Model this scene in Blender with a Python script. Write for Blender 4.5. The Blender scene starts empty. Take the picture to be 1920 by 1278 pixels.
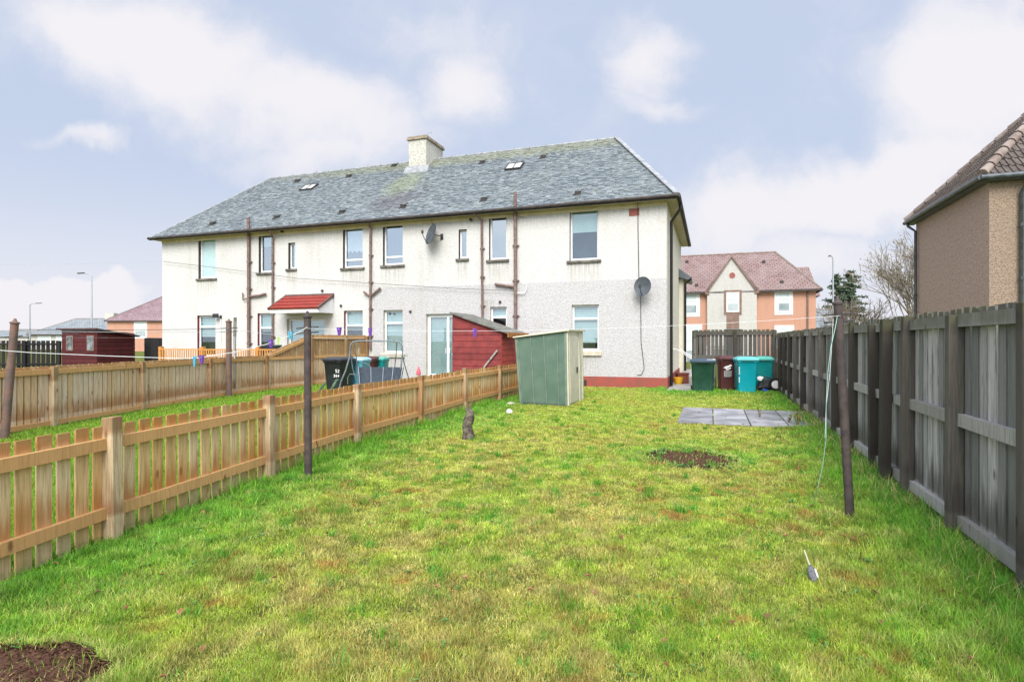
import bpy, math, random
import numpy as np
from mathutils import Vector, Matrix
random.seed(7); rng = np.random.default_rng(7)
F = 1066.7; H = 1.6; CX, CY = 960.0, 639.0
TH = math.radians(19.3)
U = Vector((math.cos(TH), -math.sin(TH), 0))     # along the facade, to the right
V = Vector((math.sin(TH), math.cos(TH), 0))      # into the house
CORNER = Vector((5.156, 18.96, 0))
scene = bpy.context.scene
col = scene.collection

# ------------------------------------------------------------------ helpers
def ground(px, py):
    d = py - CY
    return Vector(((px-CX)*H/d, F*H/d, 0))
def fac(px, py, y=0.0, org=CORNER):
    """pixel of the survey photo -> local (x, z) on the plane local y = y of a building at org"""
    o = org + V*y
    d = Vector(((px-CX)/F, 1, -(py-CY)/F))
    t = o.dot(V)/d.dot(V)
    p = d*t
    return (p-org).dot(U), p.z+H
class MB:
    def __init__(s): s.v=[]; s.f=[]; s.t=[]
    def quad(s, pts, t=None):
        n=len(s.v); s.v += [tuple(p) for p in pts]; s.f.append(tuple(range(n, n+len(pts)))); s.t.append(random.random() if t is None else t)
    def hexa(s, c, t=None):
        """8 corners: bottom 4 (ccw seen from above), top 4"""
        t = random.random() if t is None else t
        n=len(s.v); s.v += [tuple(p) for p in c]
        for q in ((3,2,1,0),(4,5,6,7),(0,1,5,4),(1,2,6,5),(2,3,7,6),(3,0,4,7)):
            s.f.append(tuple(n+i for i in q)); s.t.append(t)
        return s
    def box(s, x0,x1,y0,y1,z0,z1, t=None):
        return s.hexa([(x0,y0,z0),(x1,y0,z0),(x1,y1,z0),(x0,y1,z0),(x0,y0,z1),(x1,y0,z1),(x1,y1,z1),(x0,y1,z1)], t)
    def bar(s, a, b, w, h, up=(0,0,1), t=None):
        """box of section w x h running from a to b"""
        a=Vector(a); b=Vector(b); d=(b-a).normalized(); up=Vector(up)
        r=d.cross(up)
        if r.length<1e-4: r=d.cross(Vector((1,0,0)))
        r.normalize(); q=r.cross(d).normalized(); r=r*w/2; q=q*h/2
        return s.hexa([a-r-q,b-r-q,b+r-q,a+r-q,a-r+q,b-r+q,b+r+q,a+r+q][0:0] or [a-r-q,a+r-q,b+r-q,b-r-q,a-r+q,a+r+q,b+r+q,b-r+q], t)
    def tube(s, pts, r, n=8, cap=True, t=None):
        t = random.random() if t is None else t
        pts=[Vector(p) for p in pts]; m=len(pts)
        rs = r if isinstance(r,(list,tuple)) else [r]*m
        base=len(s.v); ref=None
        for i,p in enumerate(pts):
            d=(pts[min(i+1,m-1)]-pts[max(i-1,0)]).normalized()
            if ref is None:
                ref=d.cross(Vector((0,0,1)))
                if ref.length<1e-3: ref=Vector((1,0,0))
            a=(ref-d*ref.dot(d)).normalized(); b=d.cross(a); ref=a
            for k in range(n):
                an=2*math.pi*k/n
                s.v.append(tuple(p+(a*math.cos(an)+b*math.sin(an))*rs[i]))
        for i in range(m-1):
            for k in range(n):
                k2=(k+1)%n
                s.f.append((base+i*n+k, base+i*n+k2, base+(i+1)*n+k2, base+(i+1)*n+k)); s.t.append(t)
        if cap:
            s.f.append(tuple(base+k for k in range(n))[::-1]); s.t.append(t)
            s.f.append(tuple(base+(m-1)*n+k for k in range(n))); s.t.append(t)
        return s
    def lathe(s, prof, c=(0,0,0), n=16, axis='z', t=None):
        t = random.random() if t is None else t
        base=len(s.v); c=Vector(c)
        for r,z in prof:
            for k in range(n):
                a=2*math.pi*k/n; x,y=r*math.cos(a), r*math.sin(a)
                p={'z':(x,y,z),'x':(z,x,y),'y':(x,z,y)}[axis]
                s.v.append(tuple(c+Vector(p)))
        m=len(prof)
        for i in range(m-1):
            for k in range(n):
                k2=(k+1)%n; s.f.append((base+i*n+k,base+i*n+k2,base+(i+1)*n+k2,base+(i+1)*n+k)); s.t.append(t)
        s.f.append(tuple(base+k for k in range(n))[::-1]); s.t.append(t)
        s.f.append(tuple(base+(m-1)*n+k for k in range(n))); s.t.append(t)
        return s
    def build(s, name, mat, parent=None, smooth=False, bevel=0, loc=None, weld=False):
        if weld:
            key={}; mp=[]; nv=[]
            for p in s.v:
                k=tuple(round(c,4) for c in p)
                if k not in key: key[k]=len(nv); nv.append(p)
                mp.append(key[k])
            s.v=nv; s.f=[tuple(mp[i] for i in f) for f in s.f]
        me=bpy.data.meshes.new(name); me.from_pydata(s.v, [], s.f)
        a=me.attributes.new('tone','FLOAT','FACE'); a.data.foreach_set('value', s.t)
        me.materials.append(mat)
        if smooth:
            me.polygons.foreach_set('use_smooth',[True]*len(me.polygons))
            try: me.set_sharp_from_angle(angle=math.radians(40))
            except Exception: pass
        me.validate(); me.update()
        o=bpy.data.objects.new(name, me); col.objects.link(o)
        if parent: o.parent=parent
        if loc: o.location=loc
        if bevel:
            b=o.modifiers.new('Bevel','BEVEL'); b.width=bevel; b.segments=2; b.limit_method='ANGLE'
        return o
def tag(o, label=None, cat=None, group=None, kind=None):
    for k,v in (('label',label),('category',cat),('group',group),('kind',kind)):
        if v: o[k]=v
    return o
def empty(name, loc, rz=0, label=None, cat=None, group=None):
    o=bpy.data.objects.new(name, None); col.objects.link(o); o.empty_display_size=.2
    o.location=loc; o.rotation_euler=(0,0,rz)
    return tag(o,label,cat,group)
def kids(o): return [c for c in bpy.data.objects if c.parent is o]
def copy_tree(o, parent=None):
    c=o.copy(); col.objects.link(c); c.parent=parent
    for ch in kids(o): copy_tree(ch, c)
    return c

# ------------------------------------------------------------------ materials
def srgb(r,g,b):
    return tuple(((c/255)/12.92 if c/255<=.04045 else ((c/255+.055)/1.055)**2.4) for c in (r,g,b))+(1,)
class NT:
    def __init__(s, nt): s.nt=nt
    def n(s, ty, **kw):
        nd=s.nt.nodes.new(ty)
        for k,v in kw.items():
            if k.startswith('i_'): nd.inputs[k[2:].replace('_',' ')].default_value=v
            else: setattr(nd,k,v)
        return nd
    def l(s, a, b): s.nt.links.new(a,b)
    def math(s, op, a, b=None, c=None, clamp=False):
        nd=s.nt.nodes.new('ShaderNodeMath'); nd.operation=op; nd.use_clamp=clamp
        for i,x in enumerate((a,b,c)):
            if x is None: continue
            if isinstance(x,(int,float)): nd.inputs[i].default_value=x
            else: s.l(x, nd.inputs[i])
        return nd.outputs[0]
    def mix(s, f, a, b):
        nd=s.nt.nodes.new('ShaderNodeMix'); nd.data_type='RGBA'
        for i,x in ((0,f),(6,a),(7,b)):
            if isinstance(x,(int,float)): nd.inputs[i].default_value=x
            elif isinstance(x,tuple): nd.inputs[i].default_value=x
            else: s.l(x, nd.inputs[i])
        return nd.outputs[2]
    def ramp(s, f, lo, hi):
        nd=s.nt.nodes.new('ShaderNodeMapRange'); nd.interpolation_type='SMOOTHSTEP'
        s.l(f, nd.inputs[0]); nd.inputs[1].default_value=lo; nd.inputs[2].default_value=hi
        return nd.outputs[0]
    def noise(s, vec, scale, detail=4, rough=.55, dist=0):
        nd=s.nt.nodes.new('ShaderNodeTexNoise'); nd.inputs['Scale'].default_value=scale; nd.inputs['Detail'].default_value=detail
        nd.inputs['Roughness'].default_value=rough; nd.inputs['Distortion'].default_value=dist
        if vec is not None: s.l(vec, nd.inputs['Vector'])
        return nd.outputs[0]
    def scale(s, vec, xyz, off=None):
        nd=s.nt.nodes.new('ShaderNodeMapping'); nd.inputs['Scale'].default_value=xyz
        s.l(vec, nd.inputs['Vector'])
        if off is not None: s.l(off, nd.inputs['Location'])
        return nd.outputs[0]
def newmat(name):
    m=bpy.data.materials.new(name); m.use_nodes=True; nt=m.node_tree
    b=nt.nodes['Principled BSDF']; T=NT(nt)
    co=nt.nodes.new('ShaderNodeTexCoord').outputs['Object']
    return m,T,b,co
def bump(T,b,h,strength,dist=.01):
    bn=T.n('ShaderNodeBump'); bn.inputs['Strength'].default_value=strength; bn.inputs['Distance'].default_value=dist
    T.l(h,bn.inputs['Height']); T.l(bn.outputs[0], b.inputs['Normal'])
def simple(name, c, c2=None, scale=6, rough=.6, spec=.4, bs=0, bscale=40, bdist=.01, metal=0, lo=.35, hi=.65, tone=0):
    m,T,b,co=newmat(name)
    c=tuple(c)+(1,) if len(c)==3 else c
    out=None
    if c2:
        c2=tuple(c2)+(1,) if len(c2)==3 else c2
        out=T.mix(T.ramp(T.noise(co,scale,6),lo,hi), c, c2)
    if tone:
        at=T.n('ShaderNodeAttribute',attribute_name='tone').outputs['Fac']
        mul=T.math('MULTIPLY_ADD',at,tone,1-tone/2)
        hs=T.n('ShaderNodeHueSaturation'); T.l(mul,hs.inputs['Value'])
        if out is None: hs.inputs['Color'].default_value=c
        else: T.l(out,hs.inputs['Color'])
        out=hs.outputs[0]
    if out is None: b.inputs['Base Color'].default_value=c
    else: T.l(out,b.inputs['Base Color'])
    b.inputs['Roughness'].default_value=rough; b.inputs['Specular IOR Level'].default_value=spec; b.inputs['Metallic'].default_value=metal
    if bs: bump(T,b,T.noise(co,bscale,4,.6),bs,bdist)
    return m
def timber(name, pale, warm, stain, mossy=None, zs=(0,1), stain_amt=.5, rough=.85, grainc=.5, damp=.0, top=1.0):
    """weathered sawn timber: long grain along z, knots, run-off stains"""
    m,T,b,co=newmat(name)
    at=T.n('ShaderNodeAttribute',attribute_name='tone').outputs['Fac']
    off=T.n('ShaderNodeCombineXYZ'); T.l(T.math('MULTIPLY',at,57.0),off.inputs[0]); T.l(T.math('MULTIPLY',at,91.0),off.inputs[2])
    vec=T.n('ShaderNodeVectorMath',operation='ADD'); T.l(co,vec.inputs[0]); T.l(off.outputs[0],vec.inputs[1]); vec=vec.outputs[0]
    grain=T.noise(T.scale(vec,(28,28,1.3)),1.6,6,.65,1.2)
    fine=T.noise(T.scale(vec,(120,120,4)),1.5,4,.6,.5)
    c=T.mix(T.ramp(at,.1,.9), pale+(1,), warm+(1,))
    dk=tuple(x*grainc for x in warm)+(1,)
    c=T.mix(T.math('MULTIPLY',T.ramp(grain,.42,.66),.6), c, dk)
    c=T.mix(T.math('MULTIPLY',T.ramp(fine,.45,.65),.35), c, dk)
    # knots
    vo=T.n('ShaderNodeTexVoronoi'); vo.inputs['Scale'].default_value=1; T.l(T.scale(vec,(6,6,2.6)),vo.inputs['Vector'])
    kn=T.ramp(vo.outputs['Distance'],.16,.05)
    c=T.mix(T.math('MULTIPLY',kn,.75), c, tuple(x*.45 for x in stain)+(1,))
    # run-off stain: wet ends (top and foot) with streaky edge
    sx=T.n('ShaderNodeSeparateXYZ'); T.l(co,sx.inputs[0]); z=sx.outputs[2]
    streak=T.noise(T.scale(vec,(22,22,.9)),1.0,3,.5)
    zz=T.math('ADD',z,T.math('MULTIPLY',T.math('SUBTRACT',streak,.5),.55))
    s1=T.ramp(z,zs[1]-.17,zs[1]-.09); s2=T.math('MULTIPLY',T.ramp(zz,zs[0]+.58,zs[0]+.30),T.math('MAXIMUM',T.ramp(z,zs[0]+.19,zs[0]+.25),.15))
    st=T.math('MAXIMUM',T.math('MULTIPLY',s1,top),s2); st=T.math('MULTIPLY',st,T.ramp(T.noise(vec,1.7,2),.25,.5))
    c=T.mix(T.math('MULTIPLY',st,stain_amt), c, stain+(1,))
    if mossy:
        mz=T.math('MULTIPLY',T.ramp(z,zs[1]-.16,zs[1]),T.ramp(T.noise(co,9,4),.35,.65))
        mz=T.math('MAXIMUM',mz,T.math('MULTIPLY',T.ramp(z,zs[0]+.25,zs[0]),T.ramp(T.noise(co,5,4),.4,.6)))
        c=T.mix(T.math('MULTIPLY',mz,.6), c, mossy+(1,))
    T.l(c,b.inputs['Base Color']); b.inputs['Roughness'].default_value=rough; b.inputs['Specular IOR Level'].default_value=.2
    bump(T,b,T.math('ADD',grain,T.math('MULTIPLY',fine,.5)),.5,.006)
    return m
def render_mat(name, c, c2, speck=None, sp_lo=.5, sp_hi=.6, dirt=(.35,.3,.2), dirt_amt=.15):
    """pebble-dash / roughcast"""
    m,T,b,co=newmat(name)
    vo=T.n('ShaderNodeTexVoronoi'); vo.inputs['Scale'].default_value=26; T.l(co,vo.inputs['Vector'])
    big=T.noise(co,.6,5,.6); mid=T.noise(co,9,5,.7)
    c_=T.mix(T.ramp(mid,.3,.7), c+(1,), c2+(1,))
    if speck:
        sp=T.noise(co,24,2,.9)
        c_=T.mix(T.math('MULTIPLY',T.ramp(sp,sp_lo,sp_hi),.8), c_, speck+(1,))
    st=T.noise(T.scale(co,(2.2,2.2,.35)),1.2,5,.65)
    dm=T.math('MULTIPLY',T.math('MULTIPLY',T.ramp(big,.42,.7),T.ramp(st,.4,.65)),dirt_amt*2)
    c_=T.mix(dm, c_, dirt+(1,))
    T.l(c_,b.inputs['Base Color']); b.inputs['Roughness'].default_value=.92; b.inputs['Specular IOR Level'].default_value=.15
    hh=T.math('ADD',T.math('MULTIPLY',vo.outputs['Distance'],1.0),T.noise(co,45,3,.6))
    bump(T,b,hh,.6,.018)
    return m
def slate_mat(name, a, c, lichen=None, moss_at=None, lich_amt=.6, rough=.65):
    m,T,b,co=newmat(name)
    at=T.n('ShaderNodeAttribute',attribute_name='tone').outputs['Fac']
    cc=T.mix(at, a+(1,), c+(1,))
    if lichen:
        n=T.math('MULTIPLY',T.ramp(T.noise(co,5,6,.75),.45,.68),T.ramp(T.noise(co,.5,3),.2,.7))
        cc=T.mix(T.math('MULTIPLY',n,lich_amt),cc,lichen+(1,))
        n2=T.ramp(T.noise(co,22,4,.8),.58,.7)
        cc=T.mix(T.math('MULTIPLY',n2,.35),cc,tuple(min(1,x*1.5) for x in lichen)+(1,))
    if moss_at:
        for (p,r,mc,amt) in moss_at:
            mp=T.n('ShaderNodeMapping'); mp.vector_type='TEXTURE'; mp.inputs['Location'].default_value=p; mp.inputs['Scale'].default_value=r
            T.l(co,mp.inputs['Vector']); ln=T.n('ShaderNodeVectorMath',operation='LENGTH'); T.l(mp.outputs[0],ln.inputs[0])
            d=T.math('ADD',ln.outputs['Value'],T.math('MULTIPLY',T.math('SUBTRACT',T.noise(co,2.5,6,.7),.5),1.3))
            cc=T.mix(T.math('MULTIPLY',T.ramp(d,1.0,.35),amt),cc,mc+(1,))
    T.l(cc,b.inputs['Base Color']); b.inputs['Roughness'].default_value=rough; b.inputs['Specular IOR Level'].default_value=.35
    bump(T,b,T.noise(co,30,4,.7),.5,.01)
    return m
def brickroof(name, a, c, along='x', zk=1.5, w=.3, h=.22, mort=(.06,.04,.04)):
    m,T,b,co=newmat(name)
    sx=T.n('ShaderNodeSeparateXYZ'); T.l(co,sx.inputs[0]); cb=T.n('ShaderNodeCombineXYZ')
    T.l(sx.outputs[0 if along=='x' else 1],cb.inputs[0]); T.l(T.math('MULTIPLY',sx.outputs[2],zk),cb.inputs[1])
    br=T.n('ShaderNodeTexBrick'); T.l(cb.outputs[0],br.inputs['Vector'])
    br.inputs['Scale'].default_value=1; br.inputs['Brick Width'].default_value=w; br.inputs['Row Height'].default_value=h
    br.inputs['Mortar Size'].default_value=.02; br.inputs['Color1'].default_value=a+(1,); br.inputs['Color2'].default_value=c+(1,); br.inputs['Mortar'].default_value=mort+(1,)
    n=T.ramp(T.noise(co,.7,6,.7),.35,.65)
    cc=T.mix(T.math('MULTIPLY',n,.5),br.outputs['Color'],tuple((x+.12)*.9 for x in a)+(1,))
    T.l(cc,b.inputs['Base Color']); b.inputs['Roughness'].default_value=.8; b.inputs['Specular IOR Level'].default_value=.2
    bump(T,b,br.outputs['Fac'],.6,-.03)
    return m
def glass_mat(name, refl=.35, tint=(.8,.9,.92)):
    m=bpy.data.materials.new(name); m.use_nodes=True; nt=m.node_tree; nt.nodes.clear(); T=NT(nt)
    o=T.n('ShaderNodeOutputMaterial'); mx=T.n('ShaderNodeMixShader'); mx.inputs[0].default_value=refl
    tr=T.n('ShaderNodeBsdfTransparent'); tr.inputs[0].default_value=tint+(1,)
    gl=T.n('ShaderNodeBsdfGlossy'); gl.inputs['Roughness'].default_value=.02; gl.inputs['Color'].default_value=(.78,.90,.97,1)
    T.l(tr.outputs[0],mx.inputs[1]); T.l(gl.outputs[0],mx.inputs[2]); T.l(mx.outputs[0],o.inputs[0])
    return m

M={}
M['new_timber']=timber('new_timber',(.76,.60,.37),(.74,.48,.20),(.38,.14,.028),mossy=(.25,.24,.09),zs=(.02,.96),stain_amt=.75)
M['mid_timber']=timber('mid_timber',(.76,.62,.46),(.72,.51,.30),(.33,.13,.035),mossy=(.25,.24,.09),zs=(0,1.15),stain_amt=.7)
M['rail_timber']=timber('rail_timber',(.58,.33,.135),(.66,.39,.165),(.25,.1,.03),zs=(-5,9),stain_amt=.3,grainc=.6)
M['post_timber']=timber('post_timber',(.62,.50,.32),(.42,.23,.10),(.22,.09,.035),mossy=(.22,.2,.1),zs=(0,1.0),stain_amt=.7)
M['old_board']=timber('old_board',(.20,.205,.195),(.54,.54,.52),(.10,.095,.08),mossy=(.11,.12,.05),zs=(0,1.86),stain_amt=.85,grainc=.22)
M['back_board']=timber('back_board',(.09,.085,.075),(.15,.14,.125),(.07,.06,.05),mossy=(.11,.12,.05),zs=(0,1.98),stain_amt=.6,grainc=.35)
M['old_post']=timber('old_post',(.05,.044,.038),(.17,.155,.135),(.03,.026,.022),mossy=(.085,.09,.045),zs=(0,1.8),stain_amt=.5,grainc=.4,rough=.95)
M['old_rail']=timber('old_rail',(.30,.295,.27),(.44,.435,.41),(.07,.065,.055),mossy=(.12,.13,.06),zs=(-4,1.84),stain_amt=.4,grainc=.4)
M['dark_timber']=timber('dark_timber',(.018,.017,.018),(.03,.028,.028),(.02,.016,.014),zs=(-4,9),stain_amt=.2)
M['deck_timber']=timber('deck_timber',(.55,.25,.07),(.62,.30,.09),(.4,.15,.04),zs=(-4,9),stain_amt=.2,grainc=.7)
M['cream_render']=render_mat('cream_render',(.625,.62,.605),(.555,.55,.535),dirt=(.44,.42,.37),dirt_amt=.22)
M['grey_render']=render_mat('grey_render',(.57,.565,.57),(.49,.485,.49),speck=(.36,.35,.345),dirt_amt=.12)
M['side_render']=render_mat('side_render',(.78,.75,.64),(.70,.67,.56),dirt=(.5,.45,.3),dirt_amt=.15)
M['plinth']=simple('plinth',(.36,.085,.07),(.27,.09,.07),3,.8,.2,.5,40)
M['cream_paint']=simple('cream_paint',(.66,.61,.49),(.50,.46,.36),3,.7,.3,.2,30)
M['slate']=slate_mat('slate',(.105,.128,.145),(.225,.255,.27),(.36,.385,.34),
    moss_at=[((-11.4,2.6,8.4),(1.1,2.0,1.7),(.27,.30,.19),.6),((-9,4.5,10.1),(14,1.1,1.0),(.26,.27,.17),.6),((-11.0,1.2,7.2),(1.5,1.4,1.3),(.12,.10,.11),.5)],lich_amt=.55,rough=.5)
M['lead']=simple('lead',(.22,.235,.25),(.34,.35,.36),5,.5,.4,.2,20)
M['dark_metal']=simple('dark_metal',(.035,.033,.035),(.06,.05,.045),8,.6,.4)
M['gutter']=simple('gutter',(.035,.03,.03),(.065,.052,.048),5,.6,.4)
M['brown_pipe']=simple('brown_pipe',(.15,.085,.07),(.22,.16,.14),7,.55,.4,.3,25)
M['black_pipe']=simple('black_pipe',(.012,.012,.013),None,rough=.35)
M['upvc']=simple('upvc',(.82,.83,.84),(.74,.75,.76),2,.35,.5)
M['stone_sill']=simple('stone_sill',(.10,.09,.08),(.20,.185,.16),6,.9,.2,.5,25)
M['dark_reveal']=simple('dark_reveal',(.06,.048,.04),(.10,.085,.07),5,.85,.2)
M['red_reveal']=simple('red_reveal',(.22,.03,.035),(.17,.03,.03),5,.7,.3)
M['soffit']=simple('soffit',(.66,.57,.40),(.55,.47,.33),3,.8,.2)
M['glass']=glass_mat('glass',.46)
M['glass_low']=glass_mat('glass_low',.2)
M['glass_frost']=simple('glass_frost',(.38,.55,.56),(.45,.60,.61),4,.15,.6)
M['blind']=simple('blind',(.62,.72,.71),(.56,.67,.66),2,.8,.2)
M['curtain']=simple('curtain',(.70,.70,.68),(.55,.56,.55),3,.9,.1)
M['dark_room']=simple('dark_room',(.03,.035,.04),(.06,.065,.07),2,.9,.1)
M['red_tile']=simple('red_tile',(.34,.045,.035),(.25,.04,.032),6,.4,.5,tone=.25)
M['red_boards']=simple('red_boards',(.25,.045,.042),(.18,.035,.035),4,.75,.3,.5,30,tone=.35)
M['red_side']=simple('red_side',(.40,.06,.04),(.27,.045,.035),2,.7,.3,.5,30,tone=.3)
M['maroon_boards']=simple('maroon_boards',(.085,.012,.014),(.06,.012,.013),4,.75,.3,.3,30,tone=.3)
M['felt']=simple('felt',(.12,.12,.115),(.22,.22,.19),5,.9,.2,.5,40)
M['orange_wood']=simple('orange_wood',(.42,.19,.06),(.28,.13,.05),6,.8,.2,.3,30)
M['green_steel']=simple('green_steel',(.09,.155,.112),(.12,.185,.138),2.5,.45,.5,.08,15,tone=.1)
M['green_edge']=simple('green_edge',(.13,.19,.145),(.20,.25,.20),5,.45,.5)
M['cream_steel']=simple('cream_steel',(.66,.63,.48),(.55,.54,.42),3,.5,.4,.08,15)
M['plastic_green']=simple('plastic_green',(.012,.055,.035),(.022,.075,.05),3,.4,.5,.1,30)
M['plastic_lidblue']=simple('plastic_lidblue',(.035,.06,.085),(.05,.08,.11),4,.45,.5)
M['plastic_maroon']=simple('plastic_maroon',(.065,.016,.016),(.085,.025,.022),4,.45,.5,.1,30)
M['plastic_teal']=simple('plastic_teal',(.0,.29,.36),(.01,.32,.38),3,.4,.5)
M['plastic_teal_green']=simple('plastic_teal_green',(.0,.24,.25),(.02,.30,.29),3,.4,.5)
M['plastic_teallid']=simple('plastic_teallid',(.09,.40,.42),(.14,.45,.45),5,.45,.5)
M['plastic_greenlid']=simple('plastic_greenlid',(.05,.33,.27),(.09,.38,.31),5,.45,.5)
M['plastic_black']=simple('plastic_black',(.018,.02,.024),(.03,.032,.036),4,.4,.5)
M['plastic_sky']=simple('plastic_sky',(.10,.37,.52),(.13,.42,.55),3,.4,.5)
M['plastic_skylid']=simple('plastic_skylid',(.27,.52,.62),(.36,.58,.65),3,.4,.5)
M['rubber']=simple('rubber',(.012,.012,.013),None,rough=.8)
M['white_plastic']=simple('white_plastic',(.78,.78,.78),None,rough=.5)
M['yellow']=simple('yellow',(.80,.46,.01),(.72,.42,.02),8,.45,.5)
M['brown_pot']=simple('brown_pot',(.22,.06,.035),(.17,.06,.04),5,.7,.3)
M['rust_pole']=simple('rust_pole',(.05,.04,.04),(.085,.065,.06),9,.7,.35,.5,30)
M['rust_pole2']=simple('rust_pole2',(.13,.095,.085),(.20,.12,.09),7,.75,.3,.5,30)
M['iron']=simple('iron',(.03,.03,.033),(.07,.06,.055),20,.6,.4)
M['galv']=simple('galv',(.32,.36,.39),(.42,.45,.47),10,.45,.5,metal=.3)
M['swing_frame']=simple('swing_frame',(.12,.15,.17),(.19,.22,.24),8,.5,.5)
M['swing_fabric']=simple('swing_fabric',(.035,.048,.062),(.05,.062,.078),12,.85,.2,.3,60)
M['line_white']=simple('line_white',(.72,.74,.74),None,rough=.5)
M['line_green']=simple('line_green',(.32,.58,.50),None,rough=.5)
M['line_dark']=simple('line_dark',(.08,.08,.085),None,rough=.6)
M['peg_blue']=simple('peg_blue',(.08,.42,.62),None,rough=.4)
M['peg_purple']=simple('peg_purple',(.18,.07,.42),None,rough=.4)
M['peg_green']=simple('peg_green',(.45,.68,.18),None,rough=.4)
M['pink']=simple('pink',(.75,.10,.14),None,rough=.4)
M['dish']=simple('dish',(.06,.075,.09),(.09,.105,.12),6,.5,.4)
M['bark']=simple('bark',(.06,.048,.04),(.19,.165,.13),12,.95,.1,1,25,.02)
M['pale_wood']=simple('pale_wood',(.62,.58,.42),(.5,.46,.33),15,.7,.3)
M['grey_fluff']=simple('grey_fluff',(.20,.20,.21),(.12,.12,.13),60,.9,.1,.5,120)
M['soil']=simple('soil',(.075,.036,.024),(.13,.07,.045),25,1,.1,1,30,.04,tone=.5)
M['slab']=simple('slab',(.19,.19,.20),(.33,.33,.345),2.2,.6,.4,.3,30,tone=.5)
M['concrete']=simple('concrete',(.30,.29,.27),(.40,.39,.36),3,.9,.2,.3,30)
M['paper']=simple('paper',(.8,.8,.78),None,rough=.8)
M['stone']=simple('stone',(.45,.42,.34),(.35,.33,.28),8,.9,.2,.4,30)
M['chimney']=render_mat('chimney_render',(.66,.65,.59),(.52,.51,.46),speck=(.28,.27,.22),dirt=(.13,.12,.1),dirt_amt=.35)
M['orange_render']=render_mat('orange_render',(.55,.31,.225),(.48,.27,.195),dirt=(.3,.15,.1),dirt_amt=.15)
M['pale_render']=render_mat('pale_render',(.55,.54,.51),(.48,.47,.445),dirt=(.3,.28,.25),dirt_amt=.2)
M['brown_render']=render_mat('brown_render',(.56,.415,.34),(.44,.325,.265),speck=(.27,.2,.165),sp_lo=.5,sp_hi=.58,dirt_amt=.05)
M['gold_render']=render_mat('gold_render',(.36,.275,.21),(.28,.21,.155),speck=(.15,.115,.09),sp_lo=.5,sp_hi=.58,dirt_amt=.05)
M['margin']=simple('margin',(.20,.13,.105),(.26,.18,.15),4,.9,.2)
M['far_glass']=simple('far_glass',(.22,.28,.31),(.42,.47,.48),1.2,.12,.6)
M['red_brick']=simple('red_brick',(.33,.11,.09),(.26,.09,.08),8,.8,.2)
M['tile_conc']=simple('tile_conc',(.075,.062,.056),(.12,.10,.09),4,.8,.2,.4,40,tone=.5)
M['ridge_conc']=simple('ridge_conc',(.19,.145,.125),(.27,.225,.20),6,.9,.2,.4,30,tone=.4)
M['conifer']=simple('conifer',(.065,.115,.075),(.11,.155,.09),.9,.8,.2,tone=.6)
M['twig']=simple('twig',(.19,.17,.14),(.28,.24,.19),3,.95,.1,tone=.4)
M['dry_leaf']=simple('dry_leaf',(.26,.11,.045),(.20,.13,.08),60,.8,.2,tone=.8)
M['tree_leaf']=simple('tree_leaf',(.30,.24,.09),(.22,.20,.10),5,.8,.2,tone=.6)
M['weed_leaf']=simple('weed_leaf',(.07,.17,.035),(.10,.22,.05),6,.6,.3,tone=.5)
M['pink_roof']=brickroof('pink_roof',(.20,.135,.125),(.28,.19,.175),'x',1.5,.33,.24)
M['pink_roof_y']=brickroof('pink_roof_y',(.19,.12,.115),(.27,.175,.165),'y',1.5,.33,.24)
M['purple_roof']=brickroof('purple_roof',(.20,.13,.15),(.27,.18,.20),'x',1.6,.4,.3)
M['grey_roof']=brickroof('grey_roof',(.17,.20,.22),(.25,.28,.30),'x',1.8,.5,.4)

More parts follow.
